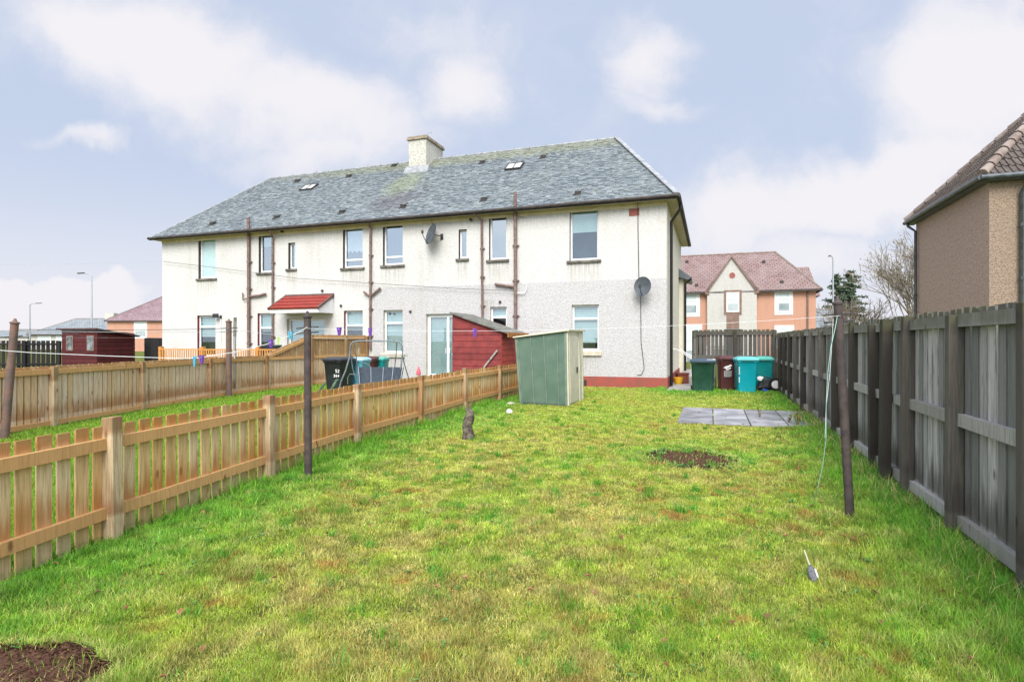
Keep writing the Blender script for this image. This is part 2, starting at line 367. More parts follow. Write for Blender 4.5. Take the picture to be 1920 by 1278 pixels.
# ------------------------------------------------------------------ building pieces
def wall_holes(mb, x0,x1,z0,z1, holes, y=0.0):
    xs=sorted({x0,x1,*[h[0] for h in holes],*[h[1] for h in holes]}); xs=[x for x in xs if x0<=x<=x1]
    zs=sorted({z0,z1,*[h[2] for h in holes],*[h[3] for h in holes]}); zs=[z for z in zs if z0<=z<=z1]
    for a,b in zip(xs,xs[1:]):
        for c,d in zip(zs,zs[1:]):
            mx,mz=(a+b)/2,(c+d)/2
            if any(h[0]<mx<h[1] and h[2]<mz<h[3] for h in holes): continue
            mb.quad([(a,y,c),(b,y,c),(b,y,d),(a,y,d)],.5)
def window(par, x0,x1,z0,z1, bars=(), vbars=(), blind=1.0, bm='blind', reveal='dark_reveal', sill='stone_sill', rec=.13, sill_ext=.1, sillh=.09, name='window', frw=.07, pane='glass', handles=False):
    g=.03
    mb=MB(); r=rec
    # frame
    e=.0005
    mb.box(x0+e,x0+frw,r,r+.07,z0+e,z1-e); mb.box(x1-frw,x1-e,r,r+.07,z0+e,z1-e)
    mb.box(x0+frw,x1-frw,r,r+.07,z0+e,z0+frw+.02); mb.box(x0+frw,x1-frw,r,r+.07,z1-frw,z1-e)
    for bf in bars:
        zb=z0+(z1-z0)*bf; mb.box(x0+frw,x1-frw,r-.012,r+.06,zb-.04,zb+.04)
    for bf in vbars:
        xb=x0+(x1-x0)*bf; mb.box(xb-.05,xb+.05,r-.01,r+.065,z0+frw+.02,z1-frw)
    if handles:
        for bf in vbars:
            xb=x0+(x1-x0)*bf
            for s in (-.16,.0):
                mb.box(xb+s+.06,xb+s+.085,r-.03,r-.008,z0+.95,z0+1.15)
    fr=mb.build(name, M['upvc'], par, bevel=.008)
    p=MB(); p.quad([(x0+frw-.01,r+.03,z0+frw),(x1-frw+.01,r+.03,z0+frw),(x1-frw+.01,r+.03,z1-frw+.01),(x0+frw-.01,r+.03,z1-frw+.01)])
    p.build('pane', M[pane], fr)
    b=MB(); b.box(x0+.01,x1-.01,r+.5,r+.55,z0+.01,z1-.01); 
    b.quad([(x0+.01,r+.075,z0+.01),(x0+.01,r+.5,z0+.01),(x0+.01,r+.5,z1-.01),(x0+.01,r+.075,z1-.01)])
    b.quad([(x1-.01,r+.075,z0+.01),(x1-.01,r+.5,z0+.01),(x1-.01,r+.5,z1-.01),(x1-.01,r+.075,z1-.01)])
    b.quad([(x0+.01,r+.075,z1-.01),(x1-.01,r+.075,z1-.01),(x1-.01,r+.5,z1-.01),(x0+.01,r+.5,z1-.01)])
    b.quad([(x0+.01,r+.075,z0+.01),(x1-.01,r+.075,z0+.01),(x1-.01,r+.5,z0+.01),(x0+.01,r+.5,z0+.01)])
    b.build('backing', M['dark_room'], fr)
    if blind>0:
        q=MB(); zb=z1-(z1-z0)*blind+.05
        n=max(4,int((z1-zb)/.07)); 
        if bm=='blind':
            for i in range(n):
                za=zb+(z1-.02-zb)*i/n; zc=zb+(z1-.02-zb)*(i+1)/n
                q.quad([(x0+.05,r+.105,za),(x1-.05,r+.105,za),(x1-.05,r+.085,zc-.008),(x0+.05,r+.085,zc-.008)])
        else:
            m=14
            for i in range(m):
                xa=x0+.04+(x1-x0-.08)*i/m; xb=x0+.04+(x1-x0-.08)*(i+1)/m
                ya,yb=(.095,.125) if i%2 else (.125,.095)
                dz=.05*math.sin(i*1.9)
                q.quad([(xa,r+ya,zb-dz),(xb,r+yb,zb-.05*math.sin((i+1)*1.9)),(xb,r+yb,z1-.02),(xa,r+ya,z1-.02)])
        q.build('blind' if bm=='blind' else 'curtain', M[bm], fr)
    v=MB(); y2=r+.02
    v.quad([(x0,0,z0),(x0,y2,z0),(x0,y2,z1),(x0,0,z1)]); v.quad([(x1,0,z0),(x1,0,z1),(x1,y2,z1),(x1,y2,z0)])
    v.quad([(x0,0,z1),(x0,y2,z1),(x1,y2,z1),(x1,0,z1)]); v.quad([(x0,0,z0),(x1,0,z0),(x1,y2,z0),(x0,y2,z0)])
    v.build('reveal', M[reveal], fr)
    if sill:
        s=MB(); s.box(x0-sill_ext,x1+sill_ext,-.075,-.001,z0-sillh,z0-.002); s.box(x0+.002,x1-.002,-.001,r,z0-sillh*.5,z0+.004)
        s.build('sill', M[sill], fr, bevel=.01)
    return fr
def slates(mb, x0f, x1f, length, org, ax, up, nrm, w=.27, course=.15, th=.012, lap=1.5, jitter=1.0):
    """rows of individual slates; x0f(s)/x1f(s) give the row's ends at slope distance s"""
    ax=Vector(ax); up=Vector(up); nrm=Vector(nrm); org=Vector(org)
    n=int(length/course)
    for i in range(n):
        s=i*course; a=x0f(s+course/2); b=x1f(s+course/2)
        if b-a<.05: continue
        x=a-random.random()*w*.5 - (w/2 if i%2 else 0)
        while x<b:
            ww=w*random.uniform(.8,1.15)
            xa=max(x,a); xb=min(x+ww-.006,b)
            if xb-xa>.03:
                j=random.uniform(-.012,.012)*jitter; l0=th+random.uniform(0,.012)*jitter; t2=random.uniform(-.004,.004)*jitter
                s0=s+j; s1=min(s+course*lap,length)
                def P(xx,ss,h): return org+ax*xx+up*ss+nrm*h
                mb.hexa([P(xa,s0,l0-th+t2),P(xb,s0,l0-th-t2),P(xb,s1,-.004),P(xa,s1,-.004),P(xa,s0,l0+t2+.004),P(xb,s0,l0-t2+.004),P(xb,s1,.004),P(xa,s1,.004)])
            x+=ww
# ================================================================== MAIN BLOCK
house=empty('apartment_block', CORNER, -TH, 'long cream and grey pebble-dashed two-storey block with slate hipped roof and chimney','house')
L=22.7; D=9.5; ZE=6.33; OV=.35
eave_y=-OV; ridge_y=D/2
xl=-L
zr=10.15
# openings measured on the facade
def rect(pl,pr,pt,pb):
    x0,_=fac(pl,pt); x1,z1=fac(pr,pt); xm=(x0+x1)/2
    _,z1=fac((pl+pr)/2,pt); _,z0=fac((pl+pr)/2,pb)
    return [x0,x1,z0,z1]
up_w=[rect(372,404,445,522),rect(485,511,437,511),rect(540.5,553.5,455,504),rect(643,680,424,502),rect(718,755,417,497),rect(860,875,430,485),rect(917,950,402,487),rect(1068,1122,388,488)]
gd_w=[rect(370,404,591,668),rect(483,509,587,668),rect(538,608,597,705),rect(645,680,582,655),rect(719,755,581,662),rect(799,874,588,712),rect(919,950,575,640),rect(1072,1123,571,658)]
gd_w[2][2]=.25; gd_w[5][2]=.18
allw=up_w+gd_w
xb,_=fac(700,540); _,zb=fac(1000,530)
zp=.373
w=MB()
wall_holes(w, xl, xb, 0, ZE-.02, allw)
wall_holes(w, xb, 0, zb, ZE-.02, allw)
w.quad([(xl,D,0),(xl,0,0),(xl,0,ZE-.02),(xl,D,ZE-.02)]); w.quad([(0,D,0),(xl,D,0),(xl,D,ZE-.02),(0,D,ZE-.02)])
w.build('wall', M['cream_render'], house)
xpl=fac(1010,700)[0]
w=MB(); wall_holes(w, xb, 0, zp, zb, allw, y=-.004); wall_holes(w, xb, xpl, 0, zp, allw, y=-.004)
w.quad([(xb,-.004,zb),(0,-.004,zb),(0,0,zb),(xb,0,zb)])
w.build('wall', M['grey_render'], house)['label']='lower grey pebble-dashed wall'
w=MB(); w.quad([(0,0,zp),(0,D,zp),(0,D,ZE-.02),(0,0,ZE-.02)],.5); w.build('wall', M['side_render'], house)
w=MB(); w.box(xpl,.03,-.03,.3,0,zp); w.box(0,.03,.3,D,0,zp); w.build('plinth', M['plinth'], house)
# rain streaks below the sills
def sill_stains(mat, rects):
    nt=mat.node_tree; T=NT(nt); b_=nt.nodes['Principled BSDF']; src=b_.inputs['Base Color'].links[0].from_socket
    co=nt.nodes.new('ShaderNodeTexCoord').outputs['Object']; sx=T.n('ShaderNodeSeparateXYZ'); T.l(co,sx.inputs[0])
    st=T.ramp(T.noise(T.scale(co,(14,14,.5)),1.0,4,.6),.4,.62); acc=None
    for (x0,x1,z0) in rects:
        dx=T.math('ABSOLUTE',T.math('SUBTRACT',sx.outputs[0],(x0+x1)/2)); a=T.ramp(dx,(x1-x0)/2+.16,(x1-x0)/2)
        dz=T.math('SUBTRACT',z0-.09,sx.outputs[2]); v=T.math('MULTIPLY',a,T.math('MULTIPLY',T.ramp(dz,1.1,.0),T.ramp(dz,-.02,.01)))
        acc=v if acc is None else T.math('MAXIMUM',acc,v)
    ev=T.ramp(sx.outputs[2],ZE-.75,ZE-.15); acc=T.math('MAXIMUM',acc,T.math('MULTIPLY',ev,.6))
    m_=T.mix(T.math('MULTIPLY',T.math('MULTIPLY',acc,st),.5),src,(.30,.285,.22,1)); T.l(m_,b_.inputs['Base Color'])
sill_stains(M['cream_render'],[(q[0],q[1],q[2]) for q in up_w]); sill_stains(M['grey_render'],[(gd_w[7][0],gd_w[7][1],gd_w[7][2]),(gd_w[4][0],gd_w[4][1],gd_w[4][2]),(-6.6,-6.2,3.2)])
# windows
pu=[dict(blind=1.0,pane='glass_frost',bars=()),dict(blind=.35,bars=()),dict(blind=.9,bars=()),dict(bars=(.2,),blind=.62,bm='curtain'),dict(bars=(.2,),blind=.0),dict(blind=.0),dict(blind=0),dict(blind=.48,pane='glass_low')]
for r,k in zip(up_w,pu):
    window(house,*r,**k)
pg=[dict(bars=(.72,),blind=.55,reveal='red_reveal'),dict(bars=(.66,),blind=.45,reveal='red_reveal'),None,dict(bars=(.62,),blind=.5,reveal='red_reveal'),dict(bars=(.7,),blind=1.0,reveal='cream_paint',sill='cream_paint',sillh=.16),None,dict(bars=(.7,),blind=.3,reveal='cream_paint',sill='cream_paint'),dict(bars=(.70,),blind=.85,reveal='cream_paint',sill='cream_paint',sillh=.16)]
for r,k in zip(gd_w,pg):
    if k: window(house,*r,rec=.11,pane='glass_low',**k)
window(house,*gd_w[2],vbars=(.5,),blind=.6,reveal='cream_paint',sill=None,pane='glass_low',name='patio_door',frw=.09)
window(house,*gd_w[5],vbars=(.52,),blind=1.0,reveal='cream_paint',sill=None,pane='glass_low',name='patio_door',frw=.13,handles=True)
# roof
sl=math.hypot(ridge_y-eave_y, zr-ZE); pitch=math.atan2(zr-ZE, ridge_y-eave_y)
upv=Vector((0,math.cos(pitch),math.sin(pitch))); nv=Vector((0,-math.sin(pitch),math.cos(pitch)))
xr0,xr1=xl-OV,OV; rl,_z=fac(505,333,ridge_y); rr,_z2=fac(1155,264,ridge_y)
zr=( _z+_z2)/2
sl=math.hypot(ridge_y-eave_y, zr-ZE); pitch=math.atan2(zr-ZE, ridge_y-eave_y)
upv=Vector((0,math.cos(pitch),math.sin(pitch))); nv=Vector((0,-math.sin(pitch),math.cos(pitch)))
b=MB()
A=(xr0,-OV,ZE);B=(xr1,-OV,ZE);C=(xr1,D+OV,ZE);E=(xr0,D+OV,ZE);R0=(rl,ridge_y,zr);R1=(rr,ridge_y,zr)
b.quad([A,B,R1,R0]); b.quad([C,E,R0,R1]); b.quad([B,C,R1]); b.quad([E,A,R0])
slates(b, lambda s: xr0+(rl-xr0)*s/sl, lambda s: xr1+(rr-xr1)*s/sl, sl, (0,-OV,ZE+.006), (1,0,0), upv, nv, w=.2, course=.115, jitter=1.5)
# right hip end
hl=math.hypot(xr1-rr, zr-ZE); hup=Vector((rr-xr1,0,zr-ZE)).normalized(); hn=Vector((zr-ZE,0,xr1-rr)).normalized()
ym=ridge_y
slates(b, lambda s: -OV+(ym+OV)*s/hl, lambda s: (D+OV)-(D+OV-ym)*s/hl, hl, (xr1,0,ZE+.006), (0,1,0), hup, hn, w=.30, course=.155)
roof=b.build('roof', M['slate'], house)
b=MB()
n=24
for i in range(n):
    xa=rl+(rr-rl)*i/n; xc=rl+(rr-rl)*(i+1)/n-.02
    b.tube([(xa,ridge_y,zr+.01),(xc,ridge_y,zr+.015)],.075,8)
    if i%2: b.box(xc-.01,xc+.02,ridge_y-.02,ridge_y+.02,zr+.05,zr+.13)
b.build('ridge', M['lead'], roof, smooth=True)
b=MB()
P0=Vector(B);P1=Vector(R1)
for i in range(8):
    a=P0.lerp(P1,i/8+.004); c=P0.lerp(P1,(i+1)/8-.004); b.bar(a+Vector((0,0,.075)),c+Vector((0,0,.085)),.2,.035)
b.build('hip_flashing', M['lead'], roof); b=MB()
P0=Vector(A);P1=Vector(R0)
b.tube([P0+Vector((0,0,.02)),P1+Vector((0,0,.02))],.045,6)
b.build('hip_flashing', M['lead'], roof)
# soffit, fascia and gutter
b=MB(); b.box(xr0,xr1,-OV,0-.001,ZE-.06,ZE-.03); b.box(0.001,xr1,0,D+OV,ZE-.06,ZE-.03); b.box(xr0,xl,0,D+OV,ZE-.06,ZE-.03)
b.box(xl,0,-.03,-.002,ZE-.22,ZE-.062)
b.build('soffit', M['soffit'], roof)
b=MB()
b.tube([(xr0-.03,-OV-.06,ZE-.02),(xr1+.05,-OV-.06,ZE-.0)],.06,10); b.box(xr0-.01,xr1,-OV-.02,-OV+.005,ZE-.1,ZE+.01)
b.tube([(xr1+.06,-OV-.06,ZE-.0),(xr1+.06,D+OV,ZE-.02)],.06,10); b.box(xr1-.005,xr1+.02,-OV,D+OV,ZE-.1,ZE+.01)
b.build('gutter', M['gutter'], roof, smooth=True)
# skylights and slate vents
def roofpt(px,py):
    d=Vector(((px-CX)/F,1,-(py-CY)/F)); nw=U*nv.x+V*nv.y+Vector((0,0,nv.z)); q=CORNER+V*(-OV)+Vector((0,0,ZE-H))
    t=q.dot(nw)/d.dot(nw); p=d*t-(CORNER-Vector((0,0,H)))
    return Vector((p.dot(U),p.dot(V),p.z))
for px,py,ww,hh in ((580,353,.75,.62),(965,314,.72,.66)):
    c=roofpt(px,py); b=MB(); X=Vector((1,0,0))
    def ring(mb,a0,a1,b0,b1,h0,h1):
        mb.hexa([c+X*a0+upv*b0+nv*h0,c+X*a1+upv*b0+nv*h0,c+X*a1+upv*b1+nv*h0,c+X*a0+upv*b1+nv*h0,c+X*a0+upv*b0+nv*h1,c+X*a1+upv*b0+nv*h1,c+X*a1+upv*b1+nv*h1,c+X*a0+upv*b1+nv*h1])
    ring(b,-ww/2,-ww/2+.05,-hh/2,hh/2,0,.1);ring(b,ww/2-.05,ww/2,-hh/2,hh/2,0,.1);ring(b,-ww/2+.05,ww/2-.05,-hh/2,-hh/2+.05,0,.1);ring(b,-ww/2+.05,ww/2-.05,hh/2-.05,hh/2,0,.1);ring(b,-.015,.015,-hh/2+.05,hh/2-.05,.06,.1)
    s=b.build('skylight', M['iron'], roof)
    b=MB(); ring(b,-ww/2+.05,-.015,-hh/2+.05,hh/2-.05,.05,.08); ring(b,.015,ww/2-.05,-hh/2+.05,hh/2-.05,.05,.08)
    b.build('pane', simple('skylight_glass',(.62,.62,.58),(.5,.52,.5),3,.25,.6), s)
for px,py in ((559,341),(655,332),(905,306),(1019,296),(400,421),(520,409),(643,399),(757,389),(908,376),(1084,364),(740,312)):
    c=roofpt(px,py)+nv*.02; b=MB(); X=Vector((1,0,0))
    k=.9
    b.hexa([c-X*.12*k-upv*.12,c+X*.12*k-upv*.12,c+X*.10*k+upv*.16,c-X*.10*k+upv*.16,c-X*.11*k-upv*.05+nv*.13,c+X*.11*k-upv*.05+nv*.13,c+X*.08*k+upv*.14+nv*.04,c-X*.08*k+upv*.14+nv*.04])
    b.bar(c-X*.16-upv*.15+nv*.02,c+X*.2+upv*.12+nv*.1,.03,.03)
    b.build('roof_vent', M['dark_metal'], roof)
# chimney
cy0=3.85
cxa,_=fac(766,300,cy0); cxb,_=fac(799,300,cy0); _,ctz=fac(782,262,cy0)
b=MB(); b.box(cxa,cxb,cy0,cy0+1.75,8.9,ctz)
ch=b.build('chimney', M['chimney'], house, bevel=.02)
b=MB(); b.box(cxa-.07,cxb+.07,cy0-.07,cy0+1.82,ctz,ctz+.1); b.box(cxa-.04,cxb+.04,cy0-.04,cy0+1.79,ctz+.1,ctz+.17)
b.build('chimney_cap', simple('cap',(.36,.30,.22),(.22,.19,.15),5,.95,.1,.8,20), ch, bevel=.015)
b=MB(); b.hexa([(cxa-.18,cy0-.3,9.28),(cxb+.2,cy0-.3,9.28),(cxb+.2,cy0-.01,9.5),(cxa-.18,cy0-.01,9.5),(cxa-.12,cy0-.28,9.37),(cxb+.14,cy0-.28,9.37),(cxb+.14,cy0-.01,9.72),(cxa-.12,cy0-.01,9.72)])
b.build('chimney_flashing', M['lead'], ch)
b=MB(); b.tube([(cxb-.1,cy0+.3,ctz),(cxb-.1,cy0+.3,ctz+.35),(cxb+.05,cy0+.5,ctz+.45)],.012,5); b.tube([(cxb-.25,cy0+.3,ctz+.1),(cxb-.25,cy0+.3,ctz+.3)],.05,8)
b.build('aerial', M['galv'], ch)
# downpipes and soil stacks: lists of (px,py) on the facade
def pipe(pts, r, mat='brown_pipe', name='downpipe', y=-.09, collars=True):
    P=[]; 
    for p in pts:
        yy=p[2] if len(p)>2 else y
        x,z=fac(p[0],p[1],yy); P.append(Vector((x,yy,z)))
    b=MB(); b.tube(P,r,10)
    if collars:
        for a,c in zip(P,P[1:]):
            n=int((c-a).length/1.15)
            for i in range(1,n+1):
                q=a.lerp(c,i/(n+.5)); d=(c-a).normalized()*.04
                b.tube([q-d,q+d],r*1.28,10)
                b.box(q.x-r*2,q.x+r*2,q.y+r*.5,-.0,q.z-.02,q.z+.02)
    return b.build(name, M[mat], house, smooth=True)
pipe([(466,408,-.30),(466,432,-.30),(466,440,-.1),(466,720,-.1)],.065,name='soil_pipe')
pipe([(455,549),(455.5,562),(466,558)],.028,name='waste_pipe',collars=False)
pipe([(466,556),(485,554),(498,551)],.05,name='waste_pipe')
pipe([(507,432,-.38),(511,446,-.09),(511,655,-.09)],.045)
pipe([(690,414,-.38),(694.5,428,-.09),(694,655,-.09)],.048)
pipe([(682,547),(694,556),(713,540)],.045,name='waste_pipe')
pipe([(889,400,-.38),(893,404,-.3),(903,412,-.09),(904.5,600,-.09)],.045)
pipe([(966,360,-.30),(966,386,-.30),(966,394,-.1),(966.5,625,-.1)],.062,name='soil_pipe')
pipe([(966,538),(928,532.5)],.05,name='waste_pipe')
pipe([(967,549),(984,549),(987,541),(987,532)],.018,mat='upvc',name='waste_pipe',collars=False)
for px,py in ((531,434),(884,412)):
    x,z=fac(px,py); b=MB(); b.tube([(x,0,z),(x,-.12,z-.01)],.055,10); b.build('overflow_pipe', M['black_pipe'], house, smooth=True)
x,z=fac(1189,398); b=MB(); b.box(x-.17,x+.17,-.012,.02,z-.12,z+.12); b.build('air_vent', M['red_brick'], house)
x,z=fac(1094,717); b=MB(); b.box(x-.12,x+.12,-.045,-.02,.05,.24); b.build('air_vent', M['dark_metal'], house)
for px,py in ((770,584),(732,588),(938,566),(640,573),(605,545)):
    x,z=fac(px,py); b=MB(); b.lathe([(.05,0),(.05,-.05),(.02,-.07)],(x,-.006,z),10,'y'); b.build('outside_lamp', M['iron'], house)
# cables on the wall
def cable(pts, r, mat, name, par=house, y=-.03, sag=0):
    P=[]
    for p in pts:
        x,z=fac(p[0],p[1],y); P.append((x,y,z))
    b=MB(); b.tube(P,r,5); return b.build(name, M[mat], par)
cable([(1190,372),(1196,380),(1196.5,440),(1198,522)],.012,'iron','wall_cable')
cable([(1201,550),(1202,640),(1208,690),(1203,702),(1195,703)],.010,'iron','wall_cable')
cable([(306,490),(440,506),(560,522),(700,531),(860,541),(965,545)],.009,'line_dark','wall_cable',y=-.13)
cable([(808,400),(811,424)],.01,'line_dark','wall_cable')
cable([(810,404),(860,403),(960,402),(985,408)],.006,'line_dark','wall_cable')
# side wall: downpipe, window, rear bay
b=MB(); yy=.75
b.tube([(xr1+.05,yy,ZE-.05),(xr1+.05,yy,ZE-.2),(.1,yy,ZE-.62),(.1,yy,.05)],.05,10); b.build('downpipe', M['black_pipe'], house, smooth=True)
b=MB(); b.box(0.001,.05,1.6,2.35,3.75,5.25); b.build('side_window', M['dark_reveal'], house)
b=MB(); b.box(0.001,.2,7.6,D,0.0,4.45); bay=b.build('side_bay', M['side_render'], house)
b=MB(); b.hexa([(0.002,7.3,4.5),(.5,7.3,4.35),(.5,D+.2,4.35),(0.002,D+.2,4.5),(0.002,7.3,4.9),(.55,7.3,4.47),(.55,D+.2,4.47),(0.002,D+.2,4.9)]); b.build('bay_roof', M['slate'], bay)
b=MB(); b.tube([(.55,7.25,4.4),(.28,7.5,4.2),(.28,7.5,.05)],.055,10); b.build('downpipe', M['black_pipe'], house, smooth=True)
# door canopy with red tiles over the left patio door
cx0,cz1=fac(507,560,-.9); cx1,_=fac(600,560,-.9); _,czb=fac(560,583,-.9); _,czt=fac(580,559,0)
wx1,_=fac(617,575,0); wx0,_=fac(525,575,0)
y0=-.95
czb=fac(560,586,y0)[1]; cze=fac(560,579,y0)[1]
cxl=fac(506,583,y0)[0]; cxr=fac(597,583,y0)[0]
czt=fac(575,557,-.02)[1]
can=empty('door_canopy', CORNER, -TH, 'white door canopy with red tiled slope fixed over the patio door','canopy')
b=MB(); b.hexa([(cxl,y0,czb-.0),(cxr,y0,czb),(cxr,-.002,czb),(cxl,-.002,czb),(cxl,y0,cze),(cxr,y0,cze),(cxr,-.002,czt-.06),(cxl,-.002,czt-.06)])
b.build('canopy_box', M['upvc'], can)
b=MB(); cl=math.hypot(y0,czt-cze); cu=Vector((0,-y0,czt-cze)).normalized(); cn=Vector((0,-cu.z,cu.y))
O=Vector((0,y0-.04,cze+.0)); nx=24; ny=4
for j in range(ny):
    for i in range(nx*4):
        xa=cxl-.02+(cxr-cxl+.04)*i/(nx*4); xb_=cxl-.02+(cxr-cxl+.04)*(i+1)/(nx*4)
        ha=.03+.025*abs(math.sin(math.pi*i/4)); hb=.03+.025*abs(math.sin(math.pi*(i+1)/4)); 
        s0=cl*j/ny*1.05; s1=cl*(j+1)/ny*1.05
        b.hexa([O+Vector((xa,0,0))+cu*s0,O+Vector((xb_,0,0))+cu*s0,O+Vector((xb_,0,0))+cu*s1,O+Vector((xa,0,0))+cu*s1,
                O+Vector((xa,0,0))+cu*s0+cn*(ha+.03),O+Vector((xb_,0,0))+cu*s0+cn*(hb+.03),O+Vector((xb_,0,0))+cu*s1+cn*ha,O+Vector((xa,0,0))+cu*s1+cn*ha], .3+.4*((i//4+j)%3)/2)
b.build('roof_tiles', M['red_tile'], can)
b=MB()
for xx in (cxl-.03,cxr+.01):
    b.bar(O+Vector((xx,0,.03))-cu*.03,O+Vector((xx,0,.03))+cu*(cl*1.05),.07,.1)
b.bar(O+Vector((cxl-.03,0,.05))+cu*cl*1.05,O+Vector((cxr+.03,0,.05))+cu*cl*1.05,.12,.1)
b.build('edge_trim', simple('trim_brown',(.11,.07,.06),(.15,.1,.09),4,.6,.3), can)

# satellite dishes
def dish(px,py,arm,rz,tilt,size,label,flip=1):
    x,z=fac(px,py,-.35); loc=CORNER+U*x+V*(-.35)+Vector((0,0,z))
    e=empty('satellite_dish',loc,-TH,label,'satellite dish')
    b=MB(); prof=[(.0001,.0)]+[(size*i/8,.10*size*(i/8)**2*2.2) for i in range(1,9)]+[(size*1.02,.10*size*2.2+.005),(size*.99,.10*size*2.2-.015)]+[(size*i/8,.10*size*(i/8)**2*2.2-.012) for i in range(7,0,-1)]+[(.0001,-.012)]
    b.lathe(prof,(0,0,0),24)
    d=b.build('reflector', M['dish'], e, smooth=True); d.rotation_euler=(math.radians(tilt),0,math.radians(rz)); d.scale=(1,1.08,1)
    R=d.rotation_euler.to_matrix(); tip=R@Vector((0,-size*.3,size*1.05)); bot=R@Vector((0,-size*1.0,.05))
    b=MB(); b.tube([bot,bot.lerp(tip,.5)+R@Vector((0,-.06,0)),tip],.014,6); b.lathe([(.02,0),(.045,.02),(.045,.11),(.02,.13)],tip,10)
    b.build('feed_arm', M['iron'], e)
    b=MB(); b.tube([(0,0.02,0),(arm,.2,-.02),(arm,.345,-.05)],.02,8); b.box(arm-.06,arm+.06,.33,.348,-.15,.08)
    b.build('bracket', M['iron'], e)
    return e
dish(811,440,.22,-38,74,.38,'grey satellite dish turned sideways high on the upper wall between two windows')
dish(1206,537,-.02,-14,86,.29,'round dark grey satellite dish at the join of cream and grey wall near the corner')

# floodlight on ground-floor wall
x,z=fac(411,592); e=empty('floodlight', CORNER+U*x+V*(-.01)+Vector((0,0,z)), -TH,'small black floodlight on the wall beside the leftmost ground-floor window','floodlight')
b=MB(); b.box(-.16,.12,-.22,-.12,-.09,.09); b.build('lamp_head', M['plastic_black'], e, bevel=.02)
b=MB(); b.bar((0,-.12,-.02),(.12,0,-.05),.03,.04); b.box(.08,.16,-.03,-.0,-.12,.02); b.build('bracket', M['plastic_black'], e)
b=MB(); b.box(.09,.13,-.02,0,-1.1,-.12); b.build('conduit', M['upvc'], e)

# ================================================================== FENCES
def fence(name,label,cat,posts,zt,mb_board,mb_rail,mb_post,side=1,bw=.1,gap=.035,rails=(.25,.8),rail_h=.09,post_w=.1,post_top=None,hit=False,board_side=1,bth=.02,zb=.02,top2=None,railw=.045,var=.008,postd=None,topf=None,group=None,skip_posts=()):
    """posts: world xy. boards on the far side of the rails (board_side*normal)"""
    o=Vector((posts[0][0],posts[0][1],0)); e=empty(name,o,0,label,cat,group)
    P=[Vector((p[0],p[1],0))-o for p in posts]
    for i,(a,c) in enumerate(zip(P,P[1:])):
        d=(c-a); ln=d.length; d.normalize(); n=Vector((-d.y,d.x,0))*board_side
        zf=(lambda s,i=i: topf(i,s/ln)) if topf else (lambda s: zt)
        b=MB(); s=0.0+ (0 if hit else gap/2)
        pitch_=bw+gap
        cnt=int(ln/pitch_); pitch2=ln/cnt; W_=[random.uniform(-.006,.006) for _ in range(cnt*2+2)]
        layers=[(railw/2+.0,0)]
        if hit: layers.append((railw/2+bth+(.05 if mb_board=='old_board' else .018),pitch2/2))
        for off,sh in layers:
            for k in range(cnt):
                s0=k*pitch2+gap/2+sh+W_[k]*(gap>.015); s1=min(s0+pitch2-gap+W_[k+cnt]*(gap>.015), ln)
                if s1-s0<.02: continue
                z0=zb+random.uniform(-.01,.01); j=random.uniform(-var,var); sk=random.uniform(-.007,.007)
                o1=a+d*s0+n*(off); o2=a+d*s1+n*(off); q=n*bth; sh2=d*sk
                za=zf(s0)+j; zc=zf(s1)+j
                Z=Vector((0,0,1))
                b.hexa([o1+Z*z0,o2+Z*z0,o2+q+Z*z0,o1+q+Z*z0,o1+sh2+Z*za,o2+sh2+Z*zc,o2+q+sh2+Z*zc,o1+q+sh2+Z*za])
        b.build('board_panel', M[mb_board], e)
        for r_ in rails:
            rb=MB(); zz=r_
            k0=.0
            if isinstance(r_,str):
                rb.bar(a+Vector((0,0,zf(0)-.1)),c+Vector((0,0,zf(ln)-.1)),railw,rail_h)
            else:
                rb.bar(a+Vector((0,0,zz+random.uniform(-.004,.004))),c+Vector((0,0,zz+random.uniform(-.004,.004))),railw,rail_h)
            rb.build('rail', M[mb_rail], e)
    for i,p in enumerate(P):
        if i in skip_posts: continue
        q=P[min(i+1,len(P)-1)]-P[max(i-1,0)]; q.normalize(); n=Vector((-q.y,q.x,0))*board_side
        pt=(post_top[i] if isinstance(post_top,(list,tuple)) else (post_top or zt+.02))
        if pt is None: continue
        b=MB(); pd=postd or post_w
        c0=p+n*(-pd/2-.0+.018)
        j=Vector((random.uniform(-.012,.012),random.uniform(-.012,.012),0))
        a1=q*post_w/2; a2=n*pd/2
        b.hexa([c0-a1-a2+Vector((0,0,-.02)),c0+a1-a2+Vector((0,0,-.02)),c0+a1+a2+Vector((0,0,-.02)),c0-a1+a2+Vector((0,0,-.02)),c0-a1-a2+j+Vector((0,0,pt)),c0+a1-a2+j+Vector((0,0,pt)),c0+a1+a2+j+Vector((0,0,pt-.008)),c0-a1+a2+j+Vector((0,0,pt-.008))])
        b.build('post', M[mb_post], e, bevel=.006)
    return e
NF=[(-3.52,2.5),(-3.21,4.54),(-2.82,6.54),(-2.37,8.58),(-1.74,10.62),(-1.10,12.95),(-.36,15.1),(.36,17.1),(1.1,19.2),(1.45,20.15)]
fence('garden_fence','low new timber picket fence with wide gaps, running beside the lawn','fence',
      NF,.93,'new_timber','rail_timber','post_timber',rails=(.24,.785),post_top=[.97,1.0,.98,.955,.96,.99,.96,.96,.96,.96],bw=.10,gap=.04,bth=.016,post_w=.10)
MFp=[(-8.75,5.7),(-8.6,8.05),(-8.42,10.41),(-8.37,12.85),(-8.19,15.38),(-7.75,17.9)]
fence('garden_fence','close-boarded new timber fence on the far side of the neighbouring grass strip','fence',
      MFp,1.14,'mid_timber','rail_timber','post_timber',rails=(.1,1.04),post_top=1.13,bw=.105,gap=.022,board_side=1,hit=True)
